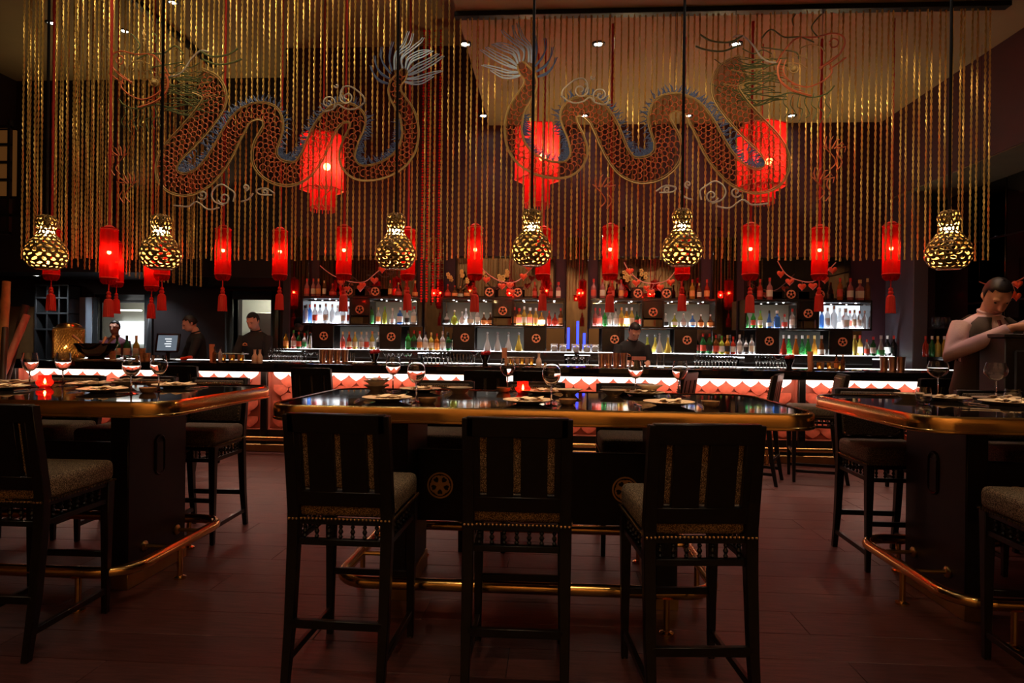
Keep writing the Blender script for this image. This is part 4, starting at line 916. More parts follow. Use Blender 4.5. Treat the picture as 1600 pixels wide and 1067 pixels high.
for x, y, tb, lb in ((668, 631, 'c', 'brown dip bowl right of the front wine glass and fork'), (787, 612, 'c', 'brown dip bowl touching the candle-side wine glass'), (887, 633, 'c', 'brown dip bowl in front of the touching side dish'), (973, 612, 'c', 'brown dip bowl behind the rippled dish'), (1110, 636, 'c', 'brown dip bowl alone at the waiter end of the middle table'), (231, 614, 'l', 'brown dip bowl between the two corner wine glasses'), (240, 601, 'l', 'brown dip bowl beside the corner plate')): put('dip_bowl', BOWL, x, y, tb, lb, 'bowl', 'brown dip bowls')
for x, y, lb in ((300, 607, 'spoon lying at the brass corner of the four-wine-glass table'), (1530, 640, 'spoon lying before the fork goblet')): put('spoon', SPOON, x, y, 'l', lb, 'spoon', 'loose spoons', 1.2)
put('side_dish', SMALLP, 588, 610, 'c', 'upper cream dish stacked under a rumpled napkin', 'dish', 'side dishes', dz=.03)
put('napkin', NAP, 590, 609, 'c', 'rumpled cream napkin on the stacked dishes', 'napkin', 'napkins on the middle table', .3, dz=.055); put('napkin', NAP, 196, 604, 'l', 'rumpled cream napkin over the side dish', 'napkin', 'napkins on the four-wine-glass table', .2, dz=.03)
put('side_dish', SMALLP, 1015, 612, 'c', 'cream side dish lifted on the plate behind the two dishes', 'dish', 'side dishes', dz=.026)
for x, y, lb in ((817, 615, 'red glass candle holder with lit tealight on the middle table'), (70, 605, 'red glass candle holder with lit tealight on the four-wine-glass table')):
    p = PZ(x, y, TZ); t = thing('candle_holder', lb, 'candle holder', (p.x, p.y, TZ), 0, 'candle holders')
    MB().olathe([(.030, .0), (.046, .022), (.050, .034), (.042, .046), (.036, .052), (.036, .078)], 24).build('glass_cup', 'red_glass', t)
    MB().lathe([(.022, .004), (.022, .02), (.001, .021)], 16).build('tealight', 'napkin', t)
    MB().lathe([(.002, .022), (.0075, .032), (.005, .045), (.001, .058)], 8).build('flame', 'flame' if 'flame' in MATS else glow('flame', (1, .55, .18), 160), t)
# ------------------------------------------------------------------ bottles on the back bar
GL = {}
def bcol(nm, c, tr=.6): GL[nm] = mat('bottle_' + nm.replace(' ', '_'), c, .06, trans=tr, ior=1.38, coat=.2); return GL[nm]
for nm, c in {'clear': (.95, .97, 1), 'white': (.9, .92, .95), 'green': (.06, .55, .10), 'dark green': (.03, .22, .06), 'amber': (.85, .38, .05), 'gold': (.95, .70, .12), 'red': (.75, .06, .03), 'orange': (.95, .28, .04), 'blue': (.10, .30, .95), 'pink': (.9, .30, .28), 'brown': (.32, .11, .03), 'yellow green': (.65, .75, .10), 'black': (.02, .02, .02)}.items(): bcol(nm, c)
CAP = {n: mat('cap_' + n, c, .4) for n, c in {'red': (.6, .04, .03), 'white': (.8, .78, .75), 'black': (.02, .02, .02), 'gold': (.7, .5, .2), 'green': (.1, .4, .08), 'orange': (.8, .3, .1)}.items()}
LAB = {n: mat('label_' + n, c, .6) for n, c in {'cream': (.75, .66, .5), 'red': (.65, .08, .05), 'white': (.8, .8, .78), 'black': (.03, .03, .03), 'orange': (.8, .32, .1), 'green': (.05, .3, .1), 'none': (0, 0, 0)}.items()}
KIND = {
 'round': (.135, [(.001, .0), (.92, 0), (1, .02), (1, .52), (.9, .60), (.45, .70), (.36, .76), (.34, .94)], .34, (.14, .44)),
 'tall': (.115, [(.001, .0), (.92, 0), (1, .02), (1, .60), (.85, .68), (.42, .78), (.36, .94)], .38, (.16, .5)),
 'square': (.15, [(.001, .0), (.95, 0), (1, .02), (1, .58), (.9, .64), (.38, .70), (.34, .93)], .36, (.12, .46)),
 'flask': (.24, [(.001, .0), (.7, 0), (.95, .08), (1, .24), (.92, .40), (.6, .54), (.26, .62), (.22, .84)], .30, (.12, .36)),
 'cone': (.17, [(.001, .0), (.95, 0), (1, .02), (.95, .20), (.62, .48), (.34, .66), (.28, .93)], .30, (.08, .3)),
 'decanter': (.20, [(.001, .0), (.9, 0), (1, .06), (.92, .22), (.55, .45), (.28, .62), (.24, .80), (.34, .84)], .0, (0, 0)),
 'squat': (.19, [(.001, .0), (.94, 0), (1, .03), (1, .48), (.8, .6), (.4, .68), (.34, .9)], .36, (.1, .42))}
BC = {}
def bottle(x, y, h, kind, col, cap, lab, where, Y):
    rr_, prof, capr, lz = KIND[kind]; key = (kind, col, cap, lab); n = 4 if kind == 'square' else 14
    if key not in BC:
        R_ = rr_; ph = PI / 4 if n == 4 else 0; k4 = 1.3 if n == 4 else 1
        g = MB().lathe([(r * R_ * k4, z) for r, z in prof] + [(.001, prof[-1][1])], n, ph=ph).mesh('glass_body', GL[col], bevel=.012 if n == 4 else 0)
        if kind == 'decanter': c_ = MB().lathe([(.03, .82), (.035, .86), (.03, .88)], 10).ball((0, 0, .94), .062, 12, 8).mesh('stopper', GL['clear'])
        elif kind == 'flask': c_ = MB().lathe([(.05, .83), (.05, .87)], 10).ball((0, 0, .93), .07, 12, 8).mesh('stopper', CAP[cap])
        else: c_ = MB().lathe([(capr * R_ * k4 * 1.15, prof[-1][1] - .1), (capr * R_ * k4 * 1.15, 1.0), (.001, 1.0)], 12).mesh('cap', CAP[cap])
        l_ = None
        if lab != 'none': l_ = MB().olathe([(R_ * k4 * 1.015, lz[0]), (R_ * k4 * 1.015, lz[1])], n, ph=ph).mesh('label', LAB[lab])
        BC[key] = (g, c_, l_)
    g, c_, l_ = BC[key]
    nm = {'round': 'round-shouldered', 'tall': 'slim', 'square': 'square', 'flask': 'flask-shaped', 'cone': 'cone-shaped', 'decanter': 'ball-stoppered decanter', 'squat': 'squat'}[kind]
    label = '%s %s%s, %s%s, on %s' % (col, nm, '' if kind == 'decanter' else ' bottle', ('glass stopper' if kind == 'decanter' else cap + ' top'), '' if lab == 'none' else ', ' + lab + ' label', where)
    t = thing('liquor_bottle', label, 'bottle', (x, Y, y), (x * 7.3) % 1.2 if n != 4 else .0, label, (h, h, h))
    ob('glass_body', g, t); ob('stopper' if kind in ('decanter', 'flask') else 'cap', c_, t)
    if l_: ob('label', l_, t)
def shelf_at(px): 
    X = PY(px, 500, 9.5).x
    return min(range(4), key=lambda i: max(mods[i][0] - X, X - mods[i][1], 0))
cn = ('of the kitchen-side cabinet', 'of the four-decanter cabinet', 'of the stooping barman\'s cabinet', 'of the column-side cabinet')
rnd = random.Random(21)
def rowof(level, items):
    z = {'lower': ZL, 'middle': ZM, 'top': ZU}[level]
    last = {0: -99, 1: -99}
    for px, h, kind, col, cap, lab in items:
        w_ = KIND[kind][0] * h * (1.3 if kind == 'square' else 1); X0 = PY(px, 500, 9.55).x; row = 0 if X0 - w_ > last[0] else 1
        Y = 9.535 + .125 * row + rnd.uniform(-.008, .008); last[row] = X0 + w_ + .002
        X = PY(px, 500, Y).x; bottle(X, z + .001, h, kind, col, cap, lab, '%s shelf %s' % (level, cn[shelf_at(px)]), Y)
T = lambda px, col='clear', cap='red', lab='cream', h=.29, kind='round': (px, h, kind, col, cap, lab)
rowof('lower', [T(447, 'amber', 'black', 'orange', .27), T(459, 'pink', 'green', 'white', .28), T(467, 'dark green', 'red', 'red', .26), T(476, 'clear', 'red', 'green', .24), T(486, 'white', 'black', 'white', .24, 'cone'), T(493, 'gold', 'white', 'none', .28, 'tall'),
  T(536, 'pink', 'gold', 'red', .27), T(546, 'red', 'orange', 'cream', .27), T(555, 'gold', 'gold', 'cream', .27), T(565, 'white', 'gold', 'white', .27), T(573, 'white', 'white', 'red', .27), T(582, 'gold', 'orange', 'white', .28), T(592, 'clear', 'white', 'black', .27),
  T(638, 'green', 'black', 'green', .30), T(647, 'dark green', 'red', 'black', .30), T(656, 'clear', 'red', 'orange', .29), T(665, 'clear', 'black', 'white', .28), T(674, 'gold', 'gold', 'cream', .27), T(683, 'orange', 'red', 'orange', .26), T(692, 'clear', 'white', 'white', .29), T(701, 'dark green', 'black', 'black', .27), T(710, 'clear', 'black', 'cream', .26),
  T(762, 'clear', 'white', 'none', .29, 'decanter'), T(778, 'white', 'white', 'none', .29, 'decanter'), T(795, 'clear', 'white', 'none', .29, 'decanter'), T(811, 'gold', 'white', 'none', .29, 'decanter'),
  T(1012, 'yellow green', 'white', 'none', .28, 'decanter'), T(1024, 'gold', 'white', 'none', .28, 'decanter'), T(1031, 'clear', 'white', 'none', .30, 'decanter'), T(1044, 'gold', 'white', 'none', .28, 'decanter'),
  T(1099, 'dark green', 'red', 'red', .30), T(1109, 'dark green', 'red', 'black', .30), T(1119, 'brown', 'red', 'red', .28), T(1128, 'yellow green', 'green', 'white', .27), T(1137, 'amber', 'gold', 'black', .28), T(1146, 'red', 'red', 'white', .26), T(1156, 'clear', 'white', 'white', .29), T(1166, 'clear', 'black', 'black', .25), T(1175, 'white', 'black', 'cream', .29),
  T(1225, 'red', 'white', 'none', .29, 'cone'), T(1233, 'green', 'white', 'none', .29, 'cone'), T(1244, 'orange', 'white', 'none', .29, 'cone'), T(1254, 'dark green', 'white', 'none', .29, 'cone'), T(1263, 'green', 'gold', 'none', .29, 'cone'), T(1273, 'amber', 'gold', 'none', .29, 'cone'), T(1284, 'brown', 'white', 'white', .29, 'cone'),
  T(1336, 'gold', 'gold', 'none', .30, 'tall'), T(1344, 'gold', 'red', 'cream', .30), T(1355, 'clear', 'red', 'red', .24), T(1365, 'dark green', 'red', 'white', .28), T(1377, 'white', 'white', 'green', .30, 'cone'), T(1387, 'black', 'white', 'white', .30), T(1397, 'black', 'red', 'none', .30)])
rowof('middle', [T(478, 'clear', 'black', 'none', .27, 'tall'), T(484, 'blue', 'red', 'none', .29, 'tall'), T(492, 'clear', 'red', 'red', .29), T(500, 'white', 'black', 'white', .29), T(509, 'white', 'white', 'white', .30), T(519, 'white', 'white', 'none', .29), T(528, 'white', 'white', 'white', .28, 'squat'), T(536, 'clear', 'white', 'white', .28), T(545, 'clear', 'red', 'red', .26, 'tall'),
  T(581, 'green', 'black', 'green', .26, 'tall'), T(591, 'clear', 'gold', 'orange', .25), T(601, 'yellow green', 'green', 'none', .26), T(613, 'clear', 'white', 'white', .24, 'cone'), T(625, 'blue', 'white', 'white', .25, 'square'), T(636, 'clear', 'red', 'black', .22, 'squat'), T(647, 'clear', 'red', 'cream', .27, 'square'),
  T(698, 'clear', 'black', 'black', .20, 'flask'), T(710, 'yellow green', 'white', 'none', .22, 'flask'), T(722, 'white', 'white', 'white', .20, 'flask'), T(728, 'white', 'white', 'none', .25), T(735, 'white', 'gold', 'cream', .22, 'flask'), T(746, 'white', 'black', 'white', .26), T(756, 'brown', 'white', 'orange', .19, 'flask'), T(766, 'brown', 'white', 'orange', .19, 'flask'),
  T(803, 'brown', 'red', 'orange', .27, 'square'), T(811, 'amber', 'red', 'red', .26, 'square'), T(819, 'gold', 'white', 'cream', .28), T(828, 'amber', 'white', 'red', .27, 'square'), T(837, 'gold', 'white', 'orange', .26), T(846, 'amber', 'black', 'cream', .24, 'flask'), T(858, 'red', 'red', 'red', .22), T(867, 'red', 'black', 'red', .2, 'flask'), T(876, 'brown', 'red', 'orange', .26),
  T(930, 'pink', 'red', 'red', .27), T(937, 'pink', 'red', 'red', .27), T(945, 'green', 'white', 'green', .24), T(953, 'clear', 'white', 'white', .24), T(962, 'clear', 'black', 'white', .26), T(971, 'gold', 'orange', 'orange', .28), T(979, 'amber', 'white', 'white', .28), T(987, 'gold', 'white', 'cream', .28), T(995, 'dark green', 'black', 'red', .22), T(1002, 'dark green', 'red', 'red', .26),
  T(1040, 'clear', 'white', 'black', .20, 'flask'), T(1054, 'yellow green', 'white', 'white', .20, 'flask'), T(1068, 'white', 'white', 'white', .20, 'flask'), T(1082, 'blue', 'white', 'white', .20, 'flask'), T(1095, 'brown', 'white', 'orange', .19, 'flask'), T(1110, 'brown', 'white', 'orange', .19, 'flask'),
  T(1166, 'green', 'black', 'green', .25), T(1177, 'green', 'white', 'red', .25), T(1188, 'yellow green', 'green', 'white', .25), T(1202, 'blue', 'black', 'white', .25, 'cone'), T(1214, 'blue', 'white', 'none', .25, 'square'), T(1226, 'clear', 'red', 'red', .2, 'squat'), T(1238, 'clear', 'red', 'white', .28),
  T(1276, 'clear', 'white', 'none', .26, 'tall'), T(1284, 'blue', 'black', 'none', .27, 'tall'), T(1293, 'white', 'white', 'white', .30, 'tall'), T(1303, 'white', 'white', 'none', .33, 'round'), T(1312, 'white', 'white', 'white', .3, 'cone'), T(1321, 'white', 'white', 'white', .29, 'squat'), T(1328, 'clear', 'red', 'red', .27), T(1335, 'clear', 'gold', 'cream', .27, 'tall'), T(1343, 'clear', 'red', 'white', .26, 'tall'), T(1351, 'clear', 'white', 'none', .26)])
rowof('top', [T(479, 'pink', 'red', 'red', .27), T(489, 'pink', 'red', 'cream', .27), T(497, 'pink', 'orange', 'orange', .27), T(506, 'brown', 'gold', 'cream', .24, 'tall'), T(519, 'red', 'red', 'red', .2, 'flask'), T(609, 'brown', 'red', 'orange', .25, 'tall'), T(622, 'red', 'gold', 'red', .22, 'flask'), T(634, 'red', 'red', 'red', .25), T(648, 'red', 'orange', 'orange', .25, 'cone'),
  T(699, 'red', 'red', 'red', .2, 'flask'), T(710, 'brown', 'red', 'orange', .18, 'flask'), T(719, 'brown', 'gold', 'cream', .18, 'flask'), T(729, 'brown', 'red', 'orange', .19, 'flask'), T(738, 'orange', 'red', 'red', .2, 'flask'), T(835, 'red', 'red', 'red', .24), T(846, 'red', 'red', 'orange', .26), T(860, 'red', 'red', 'red', .23), T(872, 'pink', 'red', 'cream', .24, 'square'),
  T(927, 'pink', 'red', 'red', .29), T(941, 'pink', 'red', 'cream', .29), T(956, 'red', 'red', 'red', .27), T(970, 'pink', 'red', 'orange', .28), T(1064, 'red', 'red', 'red', .26), T(1081, 'amber', 'red', 'orange', .29), T(1092, 'brown', 'gold', 'cream', .24), T(1104, 'red', 'red', 'orange', .29),
  T(1187, 'red', 'red', 'red', .30), T(1202, 'pink', 'red', 'cream', .32), T(1312, 'orange', 'red', 'red', .32, 'tall'), T(1328, 'pink', 'red', 'cream', .32), T(1343, 'pink', 'gold', 'cream', .30, 'square'), T(1355, 'brown', 'gold', 'none', .32)])
# jars beside the blue light
JAR = MB().lathe([(.001, 0), (.046, 0), (.05, .01), (.05, .09), (.046, .1)], 16).mesh('glass_body', GL['clear']); JC = MB().lathe([(.001, .004), (.043, .004), (.043, .07), (.001, .075)], 14).mesh('olives', mat('olive', (.35, .42, .06), .5, var=.4, scale=60)); JL = MB().lathe([(.05, .1), (.05, .118), (.001, .12)], 16).mesh('lid', CAP['white'])
for px in (866, 880, 900, 917, 930):
    X = PY(px, 540, 9.5).x; t = thing('olive_jar', 'small lidded glass jar of olives on the lit shelf between two cabinets', 'jar', (X, 9.5, ZL + .002), 0, 'jars of olives'); ob('glass_body', JAR, t); ob('olives', JC, t); ob('lid', JL, t)
struct_shelf = tag(MB().box(.34, 9.44, ZL - .03, .60, 9.78, ZL).build('glass_shelf', 'shelf_black'), 'short black shelf carrying the olive jars', 'shelf')
# bottles against the dark mirror wall
for k, (px, col, cap) in enumerate(((1446, 'red', 'red'), (1456, 'dark green', 'white'), (1465, 'gold', 'gold'), (1475, 'gold', 'white'))):
    p = PY(px, 553, 8.9)
    bottle(p.x, 1.26, .28, 'round', col, cap, 'none', 'the side shelf past the grey column', 8.9)
tag(MB().box(5.16, 8.75, 1.22, 5.68, 9.1, 1.259).build('side_shelf', 'shelf_black'), 'black side shelf past the grey column carrying bottles', 'shelf')
tag(MB().box(5.16, 8.75, 1.64, 5.68, 9.1, 1.67).build('side_shelf', 'shelf_black'), 'black side shelf past the grey column carrying short glasses', 'shelf')
for px in (1462, 1470, 1478): 
    p = PY(px, 510, 8.9); tag(ob('tumbler', TUMB, None, (p.x, 8.9, 1.671), None, 1.3), 'short glass on the side shelf past the grey column', 'tumbler', 'glasses past the grey column')

# ------------------------------------------------------------------ things standing on the bar counter
FL = MB().lathe([(.019, 0), (.019, .002), (.003, .008), (.0028, .05), (.013, .075), (.0175, .11), (.016, .17), (.015, .17), (.0165, .11), (.012, .078), (.002, .06)], 10).mesh('flute', 'glass')
HB = MB().lathe([(.027, 0), (.034, .13), (.0335, .13), (.026, .008), (.001, .006)], 12).mesh('highball', 'glass')
CP = MB().lathe([(.033, 0), (.033, .002), (.004, .008), (.0035, .08), (.02, .09), (.045, .125), (.0445, .125), (.019, .093), (.001, .09)], 12).mesh('coupe', 'glass')
def rowg(me, nm, x0, x1, n, Y, label, group, z=CZ):
    for k in range(n):
        X = PY(lerp(x0, x1, k / max(1, n - 1)), 560, Y).x
        for d in (0, .1): tag(ob(nm, me, None, (X + d * .3, Y + d, z), (0, 0, k)), label, 'glass', group)
rowg(FL, 'flute_glass', 421, 470, 10, 8.30, 'clear flute in the double row before the capped barman', 'flutes before the capped barman')
rowg(CP, 'coupe_glass', 478, 497, 2, 8.30, 'clear coupe between the flutes and the copper shakers', 'coupes by the copper shakers')
rowg(CP, 'coupe_glass', 604, 634, 3, 8.32, 'clear coupe behind the two wine glasses', 'coupes by the small basket')
rowg(FL, 'flute_glass', 662, 700, 7, 8.32, 'clear flute beside the frosted highballs', 'flutes beside the highballs')
rowg(HB, 'highball_glass', 704, 734, 4, 8.30, 'clear highball next to the red cocktail', 'highballs by the red cocktail')
rowg(HB, 'highball_glass', 890, 914, 3, 8.32, 'clear highball before the olive jars', 'highballs before the olive jars')
rowg(FL, 'flute_glass', 1086, 1150, 13, 8.28, 'clear flute in the long row behind the swung chair', 'long row of flutes')
rowg(FL, 'flute_glass', 1182, 1230, 10, 8.30, 'clear flute in the row beside the flower goblet', 'flutes beside the flower goblet')
SHK = MB().lathe([(.036, 0), (.047, .17), (.045, .17), (.034, .006), (.001, .006)], 18).mesh('tin', 'copper'); SHB = MB().lathe([(.039, .0), (.0405, .03), (.0395, .035)], 18).mesh('base_band', 'copper')
def shakers(xs, label, group, Y=8.2):
    for x in xs:
        t = thing('shaker_tin', label, 'shaker', (PY(x, 560, Y).x, Y, CZ), 0, group); ob('tin', SHK, t); ob('base_band', SHB, t)
shakers((504, 515.5, 527, 539), 'copper shaker tin in the row of four nearest the kitchen doorway', 'copper shakers nearest the kitchen doorway')
shakers((940, 951, 963, 975), 'copper shaker tin in the row of four before the stooping barman', 'copper shakers before the stooping barman')
shakers((1381, 1395, 1408), 'copper shaker tin in the row of three by the grey column', 'copper shakers by the grey column', 7.9)
mat('kraft', (.72, .36, .18), .7); mat('dark_red', (.2, .015, .02), .4); mat('rose', (.45, .02, .03), .6, var=.4, scale=60)
def onbar(px, Y): return (PY(px, 560, Y).x, Y, CZ)
for px, lb in ((331, 'tall tan paper cup near the till screen'), (788, 'tall tan paper cup by the garnish tray before the decanters'), (1266, 'tall tan paper cup by the garnish tray below the juice bottles')): tag(ob('paper_cup', MB().lathe([(.026, 0), (.034, .22), (.032, .22), (.025, .006), (.001, .006)], 14).mesh('paper_cup', 'kraft'), None, onbar(px, 7.95)), lb, 'cup')
for px, lb in ((362, 'garnish tray of small jars near the till screen'), (812, 'garnish tray of small jars before the decanters'), (1290, 'garnish tray of small jars below the juice bottles')):
    t = thing('garnish_tray', lb, 'tray', onbar(px, 8.05)); MB().box(-.19, -.1, .0, .19, .1, .012).build('tray_base', 'black_wood', t, bevel=.003)
    for k in range(6): MB().lathe([(.024, .012), (.026, .085), (.024, .088), (.001, .089)], 12, (-.15 + .06 * k, .03 * (-1) ** k, 0)).build('pot', GL['amber'] if k % 2 else 'brown_bowl', t)
    MB().tube([(-.18, -.09, .10), (.18, -.09, .10), (.18, .09, .10), (-.18, .09, .10)], .005, 6, closed=True).build('rim_rail', 'steel', t)
for px, lb in ((398, 'white porcelain carafe before the capped barman'), (842, 'white porcelain carafe before the olive jars'), (406, 'small white porcelain bottle before the capped barman')):
    tag(ob('carafe', MB().lathe([(.001, 0), (.034, 0), (.038, .03), (.034, .07), (.015, .11), (.016, .15), (.02, .16), (.016, .16), (.001, .15)], 16).mesh('carafe', 'ceramic'), None, onbar(px, 7.9)), lb, 'carafe')
for px, lb in ((585, 'dark flower pot before the back bar cabinet nearest the kitchen'), (758, 'dark goblet of red roses on the bar below the decanters'), (1233, 'dark goblet of red roses on the bar below the juice bottles')):
    t = thing('flower_goblet', lb, 'flower goblet', onbar(px, 7.85)); MB().lathe([(.035, 0), (.038, .01), (.028, .04), (.06, .13), (.056, .13), (.001, .05)], 18).build('cup', 'black_glass', t)
    for k in range(9): a = k * 2.4; MB().ball((.012 * k ** .6 * math.cos(a) * 1.2, .012 * k ** .6 * math.sin(a) * 1.2, .135 + .012 * (k % 3)), .024, 8, 6).build('rose', 'rose', t)
for px, lb in ((741, 'red cocktail in a stemmed glass by the flower goblet below the decanters'), (1216, 'red cocktail in a stemmed glass by the flower goblet below the juice bottles')):
    t = thing('cocktail', lb, 'cocktail', onbar(px, 7.75)); ob('glass_body', CP, t, None, None, 1.4); MB().lathe([(.001, .13), (.055, .172), (.001, .173)], 14).build('drink', 'rose', t)
for px, lb in ((545, 'small pale dish on the bar counter right of the copper shakers'), (577, 'pale dish on the bar by the small flower pot'), (815, 'pale dish on the bar before the decanters'), (922, 'pale dish on the bar before the copper shakers'), (366, 'pale dish on the bar by the till'), (1300, 'pale dish on the bar below the juice bottles')): tag(ob('bar_dish', SMALLP, None, onbar(px, 7.65), None, .8), lb, 'dish')
for px, lb in ((1307, 'dark sauce bottle with orange label on the bar'), (1317, 'dark sauce bottle with white top on the bar'), (335, 'dark tall syrup bottle by the tan cup near the till'), (344, 'short clear syrup bottle near the till')):
    p = onbar(px, 7.95); bottle(p[0], CZ, .19, 'round', 'clear' if 'clear' in lb else 'brown', 'white' if 'white' in lb else 'black', 'orange' if 'orange' in lb else 'none', 'the bar by the garnish tray' if px > 1000 else 'the bar near the till', 7.95)
tag(ob('highball_glass', HB, None, onbar(551, 8.2)), 'single clear highball beside the copper shakers nearest the kitchen doorway', 'glass')
nb_ = thing('napkin_stack', 'stack of pink paper napkins on the bar before the stooping barman', 'napkins', onbar(998, 7.62))
for k in range(5): MB().box(-.075, -.06, .10 + k * .008, .075, .06, .107 + k * .008).build('napkin_sheet', mat('pink_paper', (.75, .33, .26), .8) if k == 0 else 'pink_paper', nb_)
MB().box(-.06, -.05, 0, .06, .05, .10).build('caddy', 'black_metal', nb_, bevel=.004)
tag(ob('ice_jug', MB().lathe([(.045, 0), (.05, .17), (.048, .17), (.043, .008), (.001, .008)], 18).mesh('ice_jug', 'glass'), None, onbar(1032, 7.9)), 'clear glass jug on the bar behind the stooping barman\'s napkins', 'jug')
# ------------------------------------------------------------------ heart garlands
hp = []
for k in range(24):
    a = 2 * PI * k / 24; hp.append((16 * math.sin(a) ** 3 / 17, (13 * math.cos(a) - 5 * math.cos(2 * a) - 2 * math.cos(3 * a) - math.cos(4 * a)) / 17))
def heart_mesh():
    b = MB(); vs = []; n = 24
    for y, s_ in ((-.42, .45), (-.3, .8), (0, 1), (.3, .8), (.42, .45)): vs += [(x * s_, y, z * s_) for x, z in hp]
    fs = [(j * n + k, j * n + (k + 1) % n, (j + 1) * n + (k + 1) % n, (j + 1) * n + k) for j in range(4) for k in range(n)]
    fs += [tuple(range(n)), tuple(range(4 * n, 5 * n))]
    return b.add(vs, fs).mesh('heart', mat('heart_red', (.9, .085, .03), .3, coat=.4), ang=60)
HM = heart_mesh()
gls = ('garland of red hearts above the kitchen-side cabinet', 'garland of red hearts above the four-decanter cabinet', 'garland of red hearts above the stooping barman', 'garland of red hearts above the column-side cabinet', 'garland of red hearts behind the waiter')
gd = [([(500, 415), (520, 430), (548, 440), (570, 440), (588, 426), (606, 412)], [(533, 441), (543, 451, .8), (563, 450), (585, 438), (566, 446), (597, 421)]),
      ([(748, 412), (762, 428), (784, 440), (806, 440), (826, 424), (836, 412)], [(760, 437), (784, 447), (797, 446), (818, 432), (826, 418), (800, 456, .8)]),
      ([(975, 410), (985, 426), (1006, 441), (1036, 441), (1052, 428), (1062, 412)], [(984, 424), (994, 442), (1010, 450, .8), (1032, 449), (1048, 441), (1018, 456, .8)]),
      ([(1215, 408), (1228, 428), (1248, 438), (1270, 440), (1290, 426), (1306, 410)], [(1220, 428), (1234, 440), (1253, 448), (1270, 447), (1289, 437), (1301, 422)]),
      ([(1530, 440), (1548, 446), (1570, 446), (1592, 438), (1606, 430)], [(1551, 450), (1567, 450), (1590, 444), (1580, 460), (1588, 463)])]
for k, (line, hs) in enumerate(gd):
    Y = 9.1 if k < 4 else 7.4
    t = thing('heart_garland', gls[k], 'garland', (0, 0, 0), 0, 'heart garlands')
    pts = [PY(x, y, Y) for x, y in spline(line, 4)]
    MB().tube(pts, .007, 6).build('string', mat('pink_string', (.8, .25, .2), .5) if k == 0 else 'pink_string', t)
    for q in (pts[0], pts[-1]): MB().tube([q, (q.x, q.y, 4.75 if q.x > -.98 else 6.0)], .002, 4).build('hanging_thread', 'black_metal', t)
    for h in hs:
        p = PY(h[0], h[1], Y); s_ = .062 * (h[2] if len(h) > 2 else 1) * (1 if k < 4 else .9)
        near = min(pts, key=lambda q: (q - p).length)
        hh = ob('heart', HM, t, p, (0, 0, (h[0] * .31) % .8 - .4), s_)
        MB().tube([(p.x, p.y, p.z + s_ * .3), near], .0025, 4).build('heart_loop', 'pink_string', t)

# ------------------------------------------------------------------ gold blossom sprays on the top shelf
mat('gold_petal', (.85, .55, .16), .5); mat('twig', (.05, .03, .02), .7)
for px, lb in ((716, 'vase of gold blossom twigs by the first big-decanter cabinet lantern'), (772, 'vase of gold blossom twigs under the red hearts of the decanter cabinet'), (988, 'vase of gold blossom twigs above the stooping barman')):
    X = PY(px, 440, 9.7).x; t = thing('blossom_vase', lb, 'vase', (X, 9.7, ZU)); rr = random.Random(px)
    MB().lathe([(.001, 0), (.03, 0), (.045, .05), (.02, .12), (.024, .14), (.001, .13)], 14).build('vase', 'black_glass', t)
    for k in range(7):
        e = Vector((rr.uniform(-.22, .22), rr.uniform(-.03, .05), rr.uniform(.28, .46))); MB().tube([(0, 0, .12), e * .6, e], [.005, .004, .003], 5).build('twig', 'twig', t)
        for q in range(2):
            b = MB(); c = e * (1 - .13 * q) + Vector((.02 * q, -.01, 0))
            for z in range(5): a = z * 2 * PI / 5; b.ball(c + Vector((.02 * math.cos(a), -.006, .02 * math.sin(a))), .015, 6, 4, sc=(1, .5, 1))
            b.build('blossom', 'gold_petal', t)
# ------------------------------------------------------------------ the punch-bowl end of the bar
def onb(px, Y): return (PY(px, 560, Y).x, Y, CZ)
t = thing('basket_lantern', 'cylindrical woven brass lantern with a lit pattern on the bar', 'lantern', onb(107, 7.9))
bl = MB(); n = 30
for j in range(14):
    for k in range(n):
        r = .17; a = 2 * PI * (k + .5 * (j % 2)) / n; z = .03 + j * .026
        bl.tube([(r * math.cos(a + d) , r * math.sin(a + d), z + e) for d, e in ((-.1, -.011), (0, .013), (.1, -.011))], .0065, 4)
bl.build('woven_body', 'old_brass', t)
MB().olathe([(.164, .0), (.164, .40)], 30).build('inner_sleeve', shade('amber_sleeve', (1, .6, .2), (.45, .27, .08), .8, .6, .6), t)
MB().lathe([(.172, 0), (.172, .025), (.16, .025)], 30).build('base_rim', 'old_brass', t)
MB().lathe([(.172, .395), (.172, .41), (.12, .425), (.10, .46), (.085, .46), (.1, .42)], 30).build('rim', 'old_brass', t)
MB().tube([(.17 * math.cos(a), 0, .42 + .05 * math.sin(a)) for a in [PI * k / 10 for k in range(11)]], .006, 6).build('handle', 'old_brass', t)
MB().ball((.0, -.05, .16), .02, 8, 6).build('bulb', glow('basket_bulb', (1, .62, .25), 90), t)
t = thing('punch_bowl', 'dark punch bowl with three wooden ladles on a folded cloth', 'bowl', onb(150, 7.75))
MB().lathe([(.001, .03), (.08, .03), (.10, .045), (.20, .12), (.25, .21), (.245, .215), (.19, .13), (.09, .06), (.001, .055)], 36).build('bowl', 'black_glass', t)
MB().lathe([(.11, 0), (.11, .015), (.08, .035)], 24).build('foot', 'black_metal', t)
for a0, b0 in (((-.10, 0, .15), (-.27, -.05, .31)), ((.10, 0, .15), (.27, -.05, .30)), ((0, .08, .16), (-.02, .2, .29))):
    a_, b_ = Vector(a0), Vector(b0); MB().tube([a_, a_.lerp(b_, .55), b_], [.008, .012, .021], 10).build('ladle', mat('pale_wood', (.62, .36, .20), .6) if 'pale_wood' not in MATS else 'pale_wood', t)
